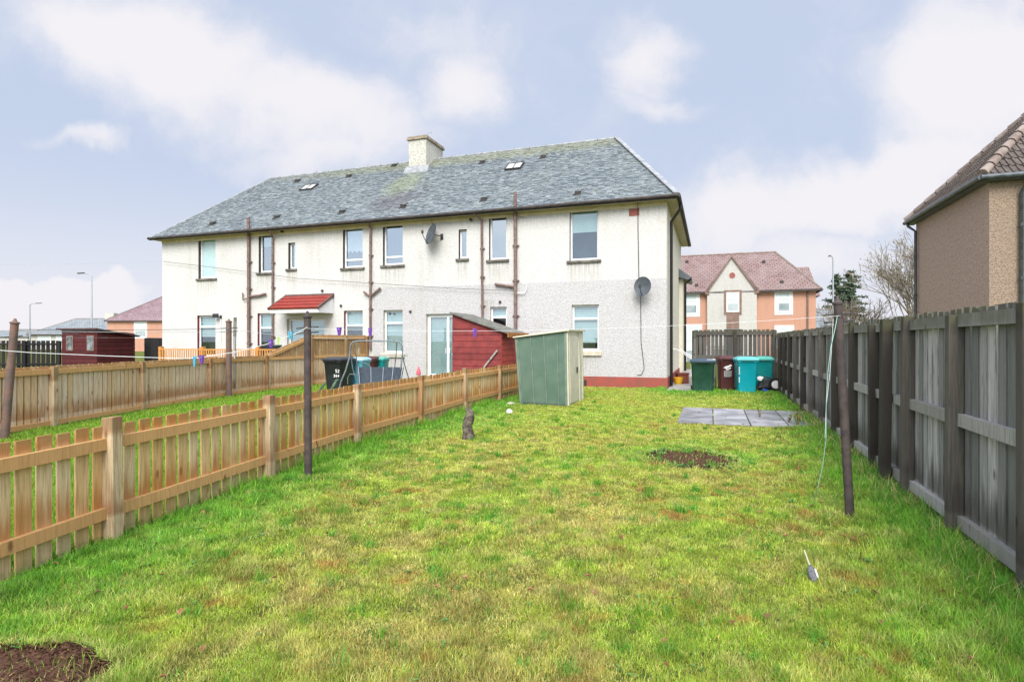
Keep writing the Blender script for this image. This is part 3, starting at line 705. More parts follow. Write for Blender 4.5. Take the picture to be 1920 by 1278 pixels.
MF2=[(-7.75,17.9),(-7.02,19.9),(-6.32,21.55),(-5.82,22.72)]
def tf(i,s): return 1.16+.66*s if i==0 else 1.82
fence('garden_fence','tall timber fence with sloping top section behind the black bin','fence',
      MF2,1.82,'mid_timber','rail_timber','post_timber',rails=('top',1.04,.1),post_top=[1.14,1.8,1.8,1.8],bw=.10,gap=.02,board_side=1,topf=tf,hit=True)
# decking balustrade
dk=[]
for px in (300,378,482,600):
    x,z=fac(px,655,-1.4); p=CORNER+U*x+V*(-1.4); dk.append((p.x,p.y))
fence('deck_balustrade','orange stained deck balustrade standing against the left end of the house','balustrade',
      dk,1.22,'deck_timber','deck_timber','deck_timber',rails=(1.25,.3),post_top=1.36,bw=.05,gap=.07,board_side=-1,post_w=.16,rail_h=.05)
xq,zq=fac(501,650,-1.2)
b=MB(); b.box(-.32,.32,-.2,.2,0,1.36); b.box(-.36,.36,-.24,.24,1.36,1.44); b.box(-.30,.30,-.215,-.2,.9,1.28)
tag(b.build('storage_cabinet', M['plastic_black'], None, bevel=.015, loc=CORNER+U*xq+V*(-1.0)),'black cabinet standing on the deck beside the downpipe left of the red-tiled canopy','cabinet')
# right dark fence
def rfx(Y): return 1.95+.36*Y
PT=[1.83,1.83,1.84,1.81,1.85,1.80,1.87,1.82,1.79,1.84,1.82,1.86,1.83,1.81,1.84,1.95]
RY=[1.2,2.33,3.47,4.58,5.72,6.92,8.02,9.2,10.35,11.5,12.65,13.8,14.95,16.1,17.2,18.7]
fence('garden_fence','tall weathered grey board fence with dark posts running the full length of the lawn','fence',
      [(rfx(y),y) for y in RY],1.86,'old_board','old_rail','old_post',rails=(.16,.97,1.76),post_top=PT,bw=.098,gap=.036,board_side=-1,post_w=.09,postd=.105,hit=True,rail_h=.1,bth=.016,railw=.05,var=.012)
b=MB(); y=6.28; o=Vector((rfx(y)-.10,y,0)); b.box(-.05,.05,-.06,.06,-.02,1.84)
ex=b.build('fence_post', M['old_post'], None, bevel=.006, loc=o); ex.rotation_euler=(0,.01,-TH); tag(ex,'single extra dark timber post standing against the long grey fence behind the rusty pole','post')
# back fence and gate
bf=[]
for t in (0.05,1.25,2.55): 
    p=Vector((rfx(18.7),18.7,0))-U*t; bf.append((p.x,p.y))
fence('garden_fence','weathered picket fence with open gaps closing the lawn behind the wheelie bins','fence',
      bf[:2]+[bf[2]],1.98,'back_board','back_board','old_post',rails=(.3,1.05,1.86),post_top=1.97,bw=.1,gap=.028,board_side=-1,rail_h=.13)
g0=Vector((rfx(18.7),18.7,0))-U*2.62
gate=empty('garden_gate', g0, -TH+math.radians(62), 'weathered board gate with a diagonal brace standing open beside the green bin','gate')
b=MB()
for k in range(7): b.box(k*.115,k*.115+.1,0,.02,.08,1.95+random.uniform(-.01,.01))
b.build('board_panel', M['back_board'], gate)
for zz in (.3,1.05,1.8):
    b=MB(); b.box(0,.8,-.045,-.001,zz-.05,zz+.05); b.build('rail', M['back_board'], gate)
b=MB(); b.bar((.05,-.03,1.7),(.75,-.03,.95),.04,.09); b.build('brace', M['old_post'], gate)
# dark gate beyond the path and step
p=CORNER+U*.75+V*9.9
b=MB()
for k in range(10): b.box(k*.13,k*.13+.1,0,.02,.45,1.35)
b.box(0,1.3,-.04,0,.5,.58); b.box(0,1.3,-.04,0,1.2,1.28)
o=b.build('garden_gate', M['old_board'], None, loc=p); o.rotation_euler=(0,0,-TH); tag(o,'low weathered gate seen far down the path between the house and the back fence','gate')
# ================================================================== SHEDS
# green metal shed
a=Vector((.23,14.40,0)); c=Vector((1.345,13.87,0)); d3=c+V*1.8; d4=a+V*1.8
gs=empty('metal_shed', c, 0, 'small green and cream metal shed leaning slightly at the end of the low timber fence','shed')
def rel(p): return p-c
zl,zh=1.67,1.84
lean=Vector((-.13,.03,0)); leanr=Vector((-.03,0,0))
b=MB(); T1=rel(a)+lean+Vector((0,0,zl)); T2=leanr+Vector((0,0,zh)); T3=rel(d3)+leanr+Vector((0,0,zh+.02)); T4=rel(d4)+lean+Vector((0,0,zl+.02))
b.hexa([rel(a),rel(c),rel(d3),rel(d4),T1,T2,T3,T4]); b.build('wall', M['green_steel'], gs)
du=(rel(c)-rel(a)); nf=Vector((du.y,-du.x,0)).normalized()
b=MB()
for f in (0.0,.035,.30,.57,.83,.99):
    p0=rel(a).lerp(rel(c),f); p1=T1.lerp(T2,f); b.bar(p0+nf*.008,p1+nf*.008,.02 if f not in (0,.99) else .05,.022,up=nf)
for f in (.02,.98): b.bar(rel(a)*(1)+nf*.008+Vector((0,0,.03)),rel(c)+nf*.008+Vector((0,0,.03)),.018,.05)
b.build('panel_rib', M['green_edge'], gs)
# cream door side
nr=U
b=MB(); q0=rel(c)+nr*.002; q1=rel(d3)+nr*.002; w1=T2+nr*.002; w2=T3+nr*.002
def sp(f,g): return q0.lerp(q1,f).lerp(w1.lerp(w2,f),g)
def panel(mb,f0,f1,g0,g1,th0,th1):
    mb.hexa([sp(f0,g0)+nr*th1,sp(f1,g0)+nr*th1,sp(f1,g0)+nr*th0,sp(f0,g0)+nr*th0,sp(f0,g1)+nr*th1,sp(f1,g1)+nr*th1,sp(f1,g1)+nr*th0,sp(f0,g1)+nr*th0])
panel(b,0,1,.0,1,0,.012); b.build('wall', M['cream_steel'], gs)
b=MB(); panel(b,.12,.64,.03,.93,.012,.035); dd=b.build('door', M['cream_steel'], gs, bevel=.006)
b=MB(); panel(b,.50,.58,.42,.50,.036,.05); b.build('handle', M['iron'], dd)
for a_ in ((.0,.05,.04),(.70,.74,.04),(.93,.99,.03)):
    b=MB(); panel(b,a_[0],a_[1],0,1,.013,a_[2]); b.build('corner_trim', M['cream_steel'], gs)
b=MB(); e1=T1-du.normalized()*.06+nf*.07; e2=T2+du.normalized()*.10+nf*.07; e3=T3+du.normalized()*.10+V*.06; e4=T4-du.normalized()*.06+V*.06; Z=Vector((0,0,1))
b.hexa([e1+Z*.005,e2+Z*.005,e3+Z*.005,e4+Z*.005,e1+Z*.035,e2+Z*.055,e3+Z*.055,e4+Z*.035]); b.build('roof', M['cream_steel'], gs, bevel=.005)
# red timber shed
ca=Vector((-.341,18.2,0)); rs=empty('timber_shed', ca, -TH, 'red painted weatherboard shed with felt roof beside the white patio doors','shed')
def zt_(x): return 1.90+(-x)*.345
b=MB(); wl=-1.72; dp=1.72
nb=11
for k in range(nb):
    z0=zt_(0)*k/nb if 0 else k*.2
    z1=z0+.195
    def clipx(z): # left-most x where roof above z
        return 0 if False else max(wl, min(0,-(z-1.90)/.345)) if z>1.90 else 0
    xe0=0 if z0<1.90 else -(z0-1.90)/.345; xe1=0 if z1<1.90 else -(z1-1.90)/.345
    if xe0<wl: break
    xe1=max(xe1,wl+.01)
    b.hexa([(wl,-.02,z0),(xe0,-.02,z0),(xe0,.01,z0),(wl,.01,z0),(wl,-.005,z1),(xe1,-.005,z1),(xe1,.01,z1),(wl,.01,z1)])
b.hexa([(wl,0,1.80),(0,0,1.80),(0,.01,1.8),(wl,.01,1.8),(wl,0,zt_(wl)),(0,0,1.9),(0,.01,1.9),(wl,.01,zt_(wl))])
b.hexa([(wl,.01,0),(-.01,.01,0),(-.01,dp,0),(wl,dp,0),(wl,.01,zt_(wl)),(-.01,.01,1.9),(-.01,dp,1.9),(wl,dp,zt_(wl))])
b.build('wall', M['red_boards'], rs)
b=MB()
for k in range(10):
    z0=k*.19; b.hexa([(0,0,z0),(.02,0,z0),(.02,dp,z0),(0,dp,z0),(0,0,z0+.185),(.005,0,z0+.185),(.005,dp,z0+.185),(0,dp,z0+.185)])
b.build('wall', M['red_side'], rs)
b=MB(); b.hexa([(wl-.05,-.12,zt_(wl)+.01),(.25,-.12,zt_(.25)+.01),(.3,dp+.1,zt_(.3)+.01),(wl-.05,dp+.1,zt_(wl)+.01),(wl-.05,-.12,zt_(wl)+.06),(.25,-.12,zt_(.25)+.06),(.3,dp+.1,zt_(.3)+.06),(wl-.05,dp+.1,zt_(wl)+.06)])
b.build('roof', M['felt'], rs)
b=MB(); b.hexa([(.255,-.13,zt_(.25)-.10),(.29,-.13,zt_(.25)-.10),(.34,dp+.1,zt_(.25)-.10),(.305,dp+.1,zt_(.25)-.10),(.255,-.13,zt_(.25)+.06),(.29,-.13,zt_(.25)+.05),(.34,dp+.1,zt_(.25)+.05),(.305,dp+.1,zt_(.25)+.06)]); b.build('fascia', M['orange_wood'], rs)
b=MB(); b.bar((-.58,-.06,.75),(-.12,-.06,1.30),.05,.02,up=(0,1,0)); b.build('loose_board', M['old_rail'], rs)
# maroon shed far left
cb_=Vector((-18.96,26,0)); ms=empty('timber_shed', cb_, -TH, 'dark maroon timber shed with two small windows behind the fences at the left edge','shed')
b=MB()
for k in range(11):
    z0=k*.195; b.hexa([(-2.35,-.02,z0),(0,-.02,z0),(0,.01,z0),(-2.35,.01,z0),(-2.35,-.005,z0+.19),(0,-.005,z0+.19),(0,.01,z0+.19),(-2.35,.01,z0+.19)])
    zz=min(z0+.19,2.14)
    b.hexa([(0,0,z0),(.02,0,z0),(.02,1.8,z0),(0,1.8,z0),(0,0,zz),(.005,0,zz),(.005,1.8,min(zz,1.8)),(0,1.8,min(zz,1.8))])
b.box(-2.34,-.01,.011,1.75,0,1.75); b.build('wall', M['maroon_boards'], ms)
b=MB(); b.hexa([(-2.55,-.15,2.13),(.15,-.15,2.13),(.15,1.95,1.8),(-2.55,1.95,1.8),(-2.55,-.15,2.19),(.15,-.15,2.19),(.15,1.95,1.86),(-2.55,1.95,1.86)]); b.build('roof', simple('shed_roof',(.07,.035,.035),(.1,.06,.06),5,.8,.2), ms)
for x0 in (-2.0,-.62):
    b=MB(); b.box(x0,x0+.45,-.045,-.021,1.15,1.85); f=b.build('window', M['margin'], ms)
    b=MB(); b.box(x0+.05,x0+.40,-.055,-.046,1.2,1.8); b.build('pane', simple('shed_pane',(.06,.07,.08),(.25,.28,.3),3,.15,.6), f)
# dark fences by it
fence('boundary_fence','black stained open-board fence at the left edge beside the maroon shed','fence',
      [(-27.5,27.2),(-25,27.0),(-23,26.9),(-21.3,26.8)],1.62,'dark_timber','dark_timber','dark_timber',rails=(.5,1.45),bw=.17,gap=.06,board_side=1,post_top=1.6)
fence('boundary_fence','solid black fence panel between the maroon shed and the house','fence',
      [(-18.3,28.4),(-16.6,28.0)],1.75,'dark_timber','dark_timber','dark_timber',rails=(.3,1.6),bw=.15,gap=.01,board_side=-1,post_top=1.74)

# ================================================================== WHEELIE BINS
def wheelie_bin(loc, rz, w,d,h, body, lid, label, group, deco=None, tilt=0):
    e=empty('wheelie_bin', loc, rz, label, 'bin', group)
    k=.8; hb=h*.9
    def rr(W,Dp,z,yo=0,n=4,r=.06):
        pts=[]
        for (sx,sy,a0) in ((1,-1,-90),(1,1,0),(-1,1,90),(-1,-1,180)):
            for i in range(n+1):
                an=math.radians(a0+90*i/n); pts.append((sx*(W/2-r)+r*math.cos(an), yo+sy*(Dp/2-r)+r*math.sin(an), z))
        return pts
    def loft(mb,rings):
        base=len(mb.v); n=len(rings[0])
        for rg in rings: mb.v+=rg
        for i in range(len(rings)-1):
            for q in range(n):
                q2=(q+1)%n; mb.f.append((base+i*n+q,base+i*n+q2,base+(i+1)*n+q2,base+(i+1)*n+q)); mb.t.append(.5)
        mb.f.append(tuple(base+q for q in range(n))[::-1]); mb.t.append(.5)
        mb.f.append(tuple(base+(len(rings)-1)*n+q for q in range(n))); mb.t.append(.5)
    b=MB(); loft(b,[rr(w*k,d*.76,.03,.03),rr(w*k,d*.76,.05,.03),rr(w*.84,d*.8,hb*.3,.02),rr(w*.93,d*.93,hb*.93,0),rr(w*.94,d*.94,hb*.935,0),rr(w,d,hb*.95,0),rr(w,d,hb,0)])
    bd=b.build('bin_body', M[body], e, smooth=True)
    b=MB(); loft(b,[rr(w*1.05,d*1.06,hb+.002,-.01),rr(w*1.05,d*1.06,hb+.035,-.01),rr(w*.98,d*.98,hb+.065,0),rr(w*.7,d*.7,h-.005,.0),rr(w*.4,d*.4,h,.0)])
    b.box(-w*.28,w*.28,-d*.56-.02,-d*.52,hb+.0,hb+.04)
    b.build('lid', M[lid], e, smooth=True)
    b=MB(); b.tube([(-w*.42,d*.53,hb-.03),(-w*.42,d*.60,hb+.01),(w*.42,d*.60,hb+.01),(w*.42,d*.53,hb-.03)],.016,8); b.build('handle', M[body], e, smooth=True)
    for s in (-1,1):
        b=MB(); x=s*(w*.43); b.lathe([(.06,-.03),(.1,-.03),(.1,.03),(.06,.03)],(x,d*.36,.1),16,'x'); b.build('wheel', M['rubber'], e, smooth=True)
    return e
def strokes(mb, segs, w, y, t=.5):
    for s in segs:
        for a,c in zip(s,s[1:]):
            mb.bar((a[0],y,a[1]),(c[0],y,c[1]),w,.004,up=(0,1,0))
GB='bins by the back fence'
bg=wheelie_bin(ground(1317,737)+V*.2, math.radians(-16), .72,.74,1.06,'plastic_green','plastic_lidblue','dark green wheelie bin with blue-grey lid standing left of the maroon bin',GB)
b=MB(); b.box(.10,.36,-.34,.06,1.03,1.04); q=b.build('letter_sheet', M['paper'], None, loc=bg.location); q.rotation_euler=(0,math.radians(0),math.radians(-14)); tag(q,'white sheet of litter lying on the lid of the dark green bin','litter')
bm_=wheelie_bin(Vector((401/F*17.95,17.95,0)), math.radians(-8), .52,.56,1.14,'plastic_maroon','plastic_maroon','maroon wheelie bin with white printing between green and teal bins',GB)
b=MB(); yf=-.263
strokes(b,[[(-.12,.77),(-.02,.76),(.06,.82),(.12,.84)],[(-.06,.72),(.0,.71),(.09,.77)],[(-.08,.80),(.0,.81),(.1,.86)]],.03,yf)
b.build('printed_mark', M['white_plastic'], bm_)
b=MB()
for k in range(9):
    z=.66-k*.022; ww_=.10+.02*math.sin(k*2.3)
    x=-.11
    while x<ww_:
        l_=random.uniform(.02,.05); b.box(x,min(x+l_,ww_+.02),yf+.012,yf+.016+.004,z,z+.012); x+=l_+.01
pm=b.build('printed_text', simple('print_grey',(.45,.45,.46),None), bm_); pm.location=(0,0,0)
bt=wheelie_bin(Vector((438/F*17.3,17.3,0)), math.radians(-10), .62,.66,1.13,'plastic_teal','plastic_teallid','bright teal wheelie bin in front of the other teal bin beside the dark fence',GB)
b=MB()
for k,zz in enumerate((.80,.74,.68,.62,.50,.44,.38)): b.box(-.262,-.235,yf-.055,yf-.045,zz-.02,zz+.018)
b.build('printed_text', M['white_plastic'], bt)
wheelie_bin(Vector((472/F*17.9,17.9,0)), math.radians(-20), .56,.58,1.12,'plastic_teal_green','plastic_greenlid','teal wheelie bin with green lid half hidden in the corner of the fences',GB)
GN="bins in the neighbour's garden"
bb=wheelie_bin(Vector((-5.28,17.4,0)), math.radians(-18), .66,.80,1.12,'plastic_black','plastic_black','black wheelie bin with white painted characters behind the swing seat frame',GN)
b=MB()
def glyph(g,x,z,s):
    G={'2':[[(0,1.6),(.5,2),(1,1.6),(.9,1.2),(0,0),(1,0)]],'3':[[(0,2),(1,1.8),(.4,1.1),(1,.6),(.5,0),(0,.2)]],'8':[[(.5,1),(0,1.5),(.5,2),(1,1.5),(.5,1),(0,.5),(.5,0),(1,.5),(.5,1)]],'4':[[(.8,0),(.8,2),(0,.7),(1,.7)]],'S':[[(1,1.8),(.4,2),(0,1.5),(1,.6),(.6,0),(0,.2)]]}
    return [[(x+p[0]*s,z+p[1]*s*.8) for p in st] for st in G[g]]
strokes(b, glyph('S',.12,.66,.055)+glyph('2',.20,.66,.05)+glyph('3',.06,.52,.045)+glyph('8',.13,.52,.045)+glyph('4',.20,.52,.045), .018, -.37)
b.build('painted_number', M['white_plastic'], bb)
wheelie_bin(Vector((-4.86,18.1,0)), math.radians(-12), .56,.62,1.09,'plastic_sky','plastic_skylid','light blue wheelie bin between the black bin and the maroon bin',GN)
wheelie_bin(Vector((-4.80,19.4,0)), math.radians(-12), .56,.62,1.08,'plastic_maroon','plastic_maroon','maroon wheelie bin almost hidden behind the light blue bin by the house',GN)
bs_=wheelie_bin(Vector((-4.52,19.6,0)), math.radians(-12), .44,.50,1.06,'plastic_teal_green','plastic_greenlid','small sea-green wheelie bin under the white window sill of the house',GN)
bs_.data
b=MB(); strokes(b,[[(-.07,.66),(0,.74),(.07,.66),(-.07,.66)],[(-.04,.70),(.04,.70)]],.02,-.24); b.build('printed_mark', M['white_plastic'], bs_)
# ================================================================== SWING SEAT
sw=empty('garden_swing_seat', Vector((-3.65,15.5,0)), math.radians(-3), 'grey metal swing seat frame with dark fabric seat tipped in the next garden','swing seat')
Y0=15.5
def swp(px,py,dy=0): 
    Y=Y0+dy; return Vector(((px-CX)/F*Y+3.65, dy, H-(py-CY)/F*Y))
b=MB()
b.tube([swp(638,716),swp(647,695),swp(655,668),swp(656,648),swp(661,641),swp(672,639),swp(740,639),swp(750,641),swp(755,648),swp(755,665),swp(752,690),swp(746,712)],.022,8)
b.tube([swp(638,716),(swp(620,790))],.02,8); b.tube([swp(746,712),swp(735,770)],.02,8)
b.build('frame', M['swing_frame'], sw, smooth=True)
for P_ in ([swp(663,644,.2),swp(666,668,.3),swp(671,720,.5),swp(674,770,.6)],[swp(656,662,.1),swp(660,690,.1),swp(668,720,.3),swp(678,765,.5)],[swp(753,652,.1),swp(757,680,.3),swp(766,712,.5),swp(774,760,.7)],[swp(744,642,.1),swp(742,670,.2),swp(736,712,.3),swp(732,760,.35)]):
    b=MB(); b.tube(P_,.016,8); b.build('leg', M['swing_frame'], sw, smooth=True)
b=MB(); b.tube([swp(651,720),swp(651,708),swp(655,701),swp(672,703)],.01,6); b.tube([swp(710,666,.1),swp(765,666,.1)],.012,6); b.tube([swp(679,688,.05),swp(680,681),swp(684,680),swp(690,683),swp(696,690)],.01,6); b.build('armrest', M['swing_frame'], sw, smooth=True)
b=MB(); n=10; ml=8
for i in range(ml):
    for j in range(n):
        def sq(i,j):
            f=i/ml; g=j/n
            xL=swp(672+6*math.sin(g*1.57),688+40*g,-.35*g*g); xR=swp(757-3*g,688+40*g,-.35*g*g)
            p=xL.lerp(xR,f); p.y+= -.10*math.sin(g*2.2); return p
        b.quad([sq(i,j+1),sq(i+1,j+1),sq(i+1,j),sq(i,j)],.5)
o=b.build('seat', M['swing_fabric'], sw, smooth=True, weld=True); sm=o.modifiers.new('Solidify','SOLIDIFY'); sm.thickness=.04
b=MB()
for f in (.0,.28,.56,.78,.99):
    pts=[]
    for g in np.linspace(0,1,6):
        xL=swp(672+6*math.sin(g*1.57),688+40*g,-.35*g*g); xR=swp(757-3*g,688+40*g,-.35*g*g); p=xL.lerp(xR,f); p.y+=-.10*math.sin(g*2.2)-.035; pts.append(p)
    b.tube(pts,.008,5)
b.build('seat_piping', M['galv'], sw)
# green scrap trays beside it
for (px,dx,lab) in ((628,.0,'upright end of a green plastic trough leaning behind the low fence below the black bin'),(606,.0,'thin green plastic edge sticking up left of the trough behind the low fence')):
    Yp=13.6; x=(px-CX)/F*Yp
    b=MB(); b.bar((-.25,0,.12),(.06,0,.68 if px==628 else .62),.05 if px==628 else .03,.16 if px==628 else .05,up=(0,1,0)); b.bar((-.27,-.03,.12),(.03,-.03,.67 if px==628 else .6),.02,.02)
    o=b.build('plastic_trough', simple('trough_green',(.05,.11,.07),(.14,.2,.15),6,.6,.3), None, loc=Vector((x,Yp,0))); tag(o,lab,'trough')
# ================================================================== CLOTHES POLES
def pole(base, top, r, mat, label, pins=(.18,.32), finial=True, pr=.009, pl=.13):
    base=Vector(base); top=Vector(top); e=empty('clothes_pole', base, 0, label, 'clothes pole')
    t=top-base; d=t.normalized()
    b=MB(); b.tube([(0,0,0),t*.5,t-d*.05],[r*1.04,r,r*.97],14); b.build('shaft', M[mat], e, smooth=True)
    if finial:
        R=d.to_track_quat('Z','Y').to_matrix()
        b=MB(); pr_=[(r*1.1,0),(r*1.25,.012),(r*1.2,.022),(r*.7,.035),(r*.45,.05),(r*.35,.075),(r*.12,.085)]
        b.lathe(pr_,(0,0,0),14); b.v=[tuple(R@Vector(v)+t-d*.05) for v in b.v]; b.build('cap', M[mat], e, smooth=True)
    for k in pins:
        p=t-d*k; b=MB(); b.tube([p+Vector((-pl,-.0,-.01)),p+Vector((pl,.0,.01))],pr,6); b.build('hook', M['iron'], e)
    return e
pL=Vector((-2.36,6.59,0)); tL=Vector((-2.37,6.59,1.6+51/F*6.59))
pole(pL,tL,.041,'rust_pole','straight dark rusty clothes pole with hooks in front of the low timber fence',(.16,.22))
e=[o for o in bpy.data.objects if o.name.startswith('clothes_pole')][0]
pR=ground(1594,972); tR=Vector((610/F*5.13,5.13,1.6+78/F*5.13))
pole(pR,tR,.037,'rust_pole','dark rusty clothes pole leaning on the lawn beside the tall grey fence',(.135,.20))
p3=ground(429,746); pole(p3,p3+Vector((0,0,2.18)),.075,'rust_pole2','thick brown clothes pole against the close-boarded fence in the next garden',(.22,.32),pr=.012,pl=.25)
p4=ground(8,830); pole(p4,Vector((-932/F*p4.y,p4.y,1.92)),.055,'rust_pole2','leaning rusty clothes pole with flaking paint near the left edge',(.25,),pl=.14)
b=MB(); b.bar((0,0,0),(.05,0,2.28),.07,.05,up=(0,1,0)); st=b.build('timber_stake', M['old_board'], None, loc=Vector((-524/F*16.4,16.45,0))); tag(st,'thin grey wooden stake standing just behind the thick brown clothes pole','stake')
# lines
def catenary(a,c,sag,n=24,mid=.5):
    a=Vector(a);c=Vector(c); out=[]
    for i in range(n+1):
        f=i/n; p=a.lerp(c,f); k=4*f*(1-f); p.z-=sag*k; out.append(p)
    return out
def line(pts, r, mat, name, label, cat):
    b=MB(); o=Vector(pts[0]); b.tube([Vector(p)-o for p in pts],r,5); ob=b.build(name, M[mat], None, loc=o); return tag(ob,label,cat)
lA0=tL+Vector((.0,-.05,-.17)); lA1=tR+Vector((0,-.05,-.15))
ptsA=catenary(lA0,lA1,.075)
line(ptsA,.0016,'line_white','washing_line','pale washing line strung across the lawn between the two dark rusty poles','washing line')
lB0=Vector((-6.45,6.75,1.60-17/F*6.75)); ptsB=[]
for (px,py) in ((-60,652),(60,661),(200,667),(340,672),(372,671),(440,660),(500,645),(560,623),(576,613)):
    ff=(px+60)/636; Y=6.75+(6.53-6.75)*ff; ptsB.append(Vector(((px-CX)/F*Y,Y,1.6-(py-CY)/F*Y)))
line(ptsB,.0035,'line_white','washing_line','white washing line with pegs sagging from the dark pole to the left edge','washing line')
tp3=p3+Vector((0,0,1.95)); tp4=Vector((-935/F*p4.y,p4.y,1.78))
line(catenary(tp4,tp3,.02),.006,'line_dark','washing_line','upper dark washing line between the leaning pole and the thick brown pole','washing line')
line(catenary(tp4+Vector((0,0,-.02)),tp3+Vector((0,0,-.09)),.02),.006,'line_white','washing_line','lower pale washing line between the leaning pole and the thick brown pole','washing line')
line(catenary(tp3+Vector((0,-.1,0)),Vector((-5.85,22.5,1.72)),.12),.006,'line_white','washing_line','white line running from the thick brown pole to the tall sloping fence by the house','washing line')
line(catenary(((-300-CX)/F*22,22,1.6+145/F*22),(CORNER+U*fac(306,490)[0]+V*(-.1)+Vector((0,0,fac(306,490)[1]))),.1),.005,'galv','overhead_cable','thin overhead cable crossing the sky to the left end of the house','cable')
# green cord
pts=[]
for (px,py,Y) in ((1570,592,5.02),(1566,615,5.0),(1558,650,4.98),(1552,700,4.97),(1549,760,4.97),(1549,820,5.0),(1543,870,5.05),(1533,915,5.1)): pts.append(Vector(((px-CX)/F*Y,Y,1.6-(py-CY)/F*Y)))
pts.append(ground(1522,955)+Vector((0,0,.04)));
line(pts,.0026,'line_green','loose_cord','pale green cord hanging from the leaning pole down to the lawn','cord')
pts=[Vector(((px-CX)/F*5.06,5.06,1.6-(py-CY)/F*5.06)) for px,py in ((1562,598),(1560,640),(1556,700),(1549,760),(1547,820))]
line(pts,.002,'line_white','loose_cord','short whitish cord end dangling beside the green cord on the leaning pole','cord')
# pegs
def peg(pos,mat,label,rot=0,hang=True,s=1.0):
    e=empty('clothes_peg', pos, rot, label, 'clothes peg')
    for sgn in (-1,1):
        b=MB(); b.hexa([(-.006,-.006+sgn*.006,-.055*s),(.006,-.006+sgn*.006,-.055*s),(.006,.004+sgn*.006,-.055*s),(-.006,.004+sgn*.006,-.055*s),(-.011,-.005+sgn*.018,.02*s),(.011,-.005+sgn*.018,.02*s),(.011,.005+sgn*.018,.02*s),(-.011,.005+sgn*.018,.02*s)])
        o=b.build('jaw', M[mat], e); o.scale=(1.3,1.3,1.2)
    b=MB(); b.tube([(0,-.016,0),(0,.016,0)],.007,8); b.build('spring', M['galv'], e)
    return e
def onB(px):
    ff=(px+60)/636; 
    for a,c in zip(ptsB,ptsB[1:]):
        pa=a.x/a.y*F+CX; pc=c.x/c.y*F+CX
        if pa<=px<=pc: return a.lerp(c,(px-pa)/(pc-pa))
def onA(px):
    for a,c in zip(ptsA,ptsA[1:]):
        pa=a.x/a.y*F+CX; pc=c.x/c.y*F+CX
        if pa<=px<=pc: return a.lerp(c,(px-pa)/(pc-pa))
peg(onB(365)+Vector((0,0,-.01)),'peg_blue','pale blue peg hanging on the sagging line at its lowest point',.3,s=1.3)
peg(onB(378)+Vector((0,0,0)),'peg_purple','purple peg right beside the low blue peg on the sagging line',1.2,s=1.1)
peg(onB(508)+Vector((0,0,.01)),'peg_purple','purple peg on the rising line above the orange balustrade next to the green peg',1.0)
peg(onB(522)+Vector((0,0,.01)),'peg_green','lime green peg on the rising washing line left of the dark pole',.4)
peg(onB(545)+Vector((0,0,.02)),'peg_blue','blue peg on the rising line just left of the dark pole',1.3)
peg(onA(636)+Vector((0,0,.0)),'peg_purple','purple peg on the line just right of the dark pole',1.0)
peg(onA(694)+Vector((0,0,.0)),'peg_purple','purple peg on the line in front of the brown downpipe',.6)
peg(onA(890)+Vector((0,0,.0)),'peg_purple','purple peg on the line in front of the red shed',.4)
# pink ornament on post
b=MB(); b.lathe([(.03,0),(.045,.02),(.04,.07),(.015,.13),(.004,.17)],(0,0,0),10); o=b.build('pink_ornament', M['pink'], None, smooth=True, loc=Vector((-2.09*0-175/F*10.62+.0,10.6,.965))); tag(o,'small pink cone ornament standing on top of a low fence post','ornament')
# ================================================================== SMALL THINGS ON THE LAWN
st=ground(878,823)
b=MB(); b.tube([(0,0,-.03),(.0,0,.1),(-.02,0,.22),(.015,.01,.33),(.03,0,.42),(.0,0,.5)],[.115,.09,.078,.085,.07,.05],10)
b.tube([(0,0,.2),(-.05,-.02,.26),(-.06,-.02,.29)],[.03,.025,.018],7); b.tube([(.02,0,.34),(.06,0,.40),(.065,0,.43)],[.03,.022,.015],7); b.tube([(0,0,.48),(-.03,0,.51)],[.03,.015],7)
for v in range(len(b.v)):
    x_,y_,z_=b.v[v]; b.v[v]=(x_+random.uniform(-.006,.006),y_+random.uniform(-.006,.006),z_+random.uniform(-.01,.01))
tag(b.build('tree_stump', M['bark'], None, smooth=True, loc=st),'short knobbly dead tree stump standing on the lawn near the low fence','stump')
def pebble(name,loc,r,mat,label,cat,sz=.6):
    b=MB(); prof=[(.001,0),(.6,.0),(.95,.25),(1,.5),(.75,.85),(.3,1),(.001,1.0)]
    b.lathe([(p[0]*r,p[1]*r*sz) for p in prof],(0,0,0),9); b.v=[tuple(Vector(v)+Vector((random.uniform(-1,1),random.uniform(-1,1),random.uniform(-.3,.3)))*r*.18) for v in b.v]
    return tag(b.build(name, M[mat], None, smooth=True, loc=loc),label,cat)
pebble('litter_bag',ground(955,777)+Vector((0,0,.02)),.07,'paper','crumpled white litter on the grass in front of the metal shed','litter',1.4)
pebble('stone',ground(958,760),.10,'stone','pale stone lying at the foot of the low fence beside the shed','stone',.9)
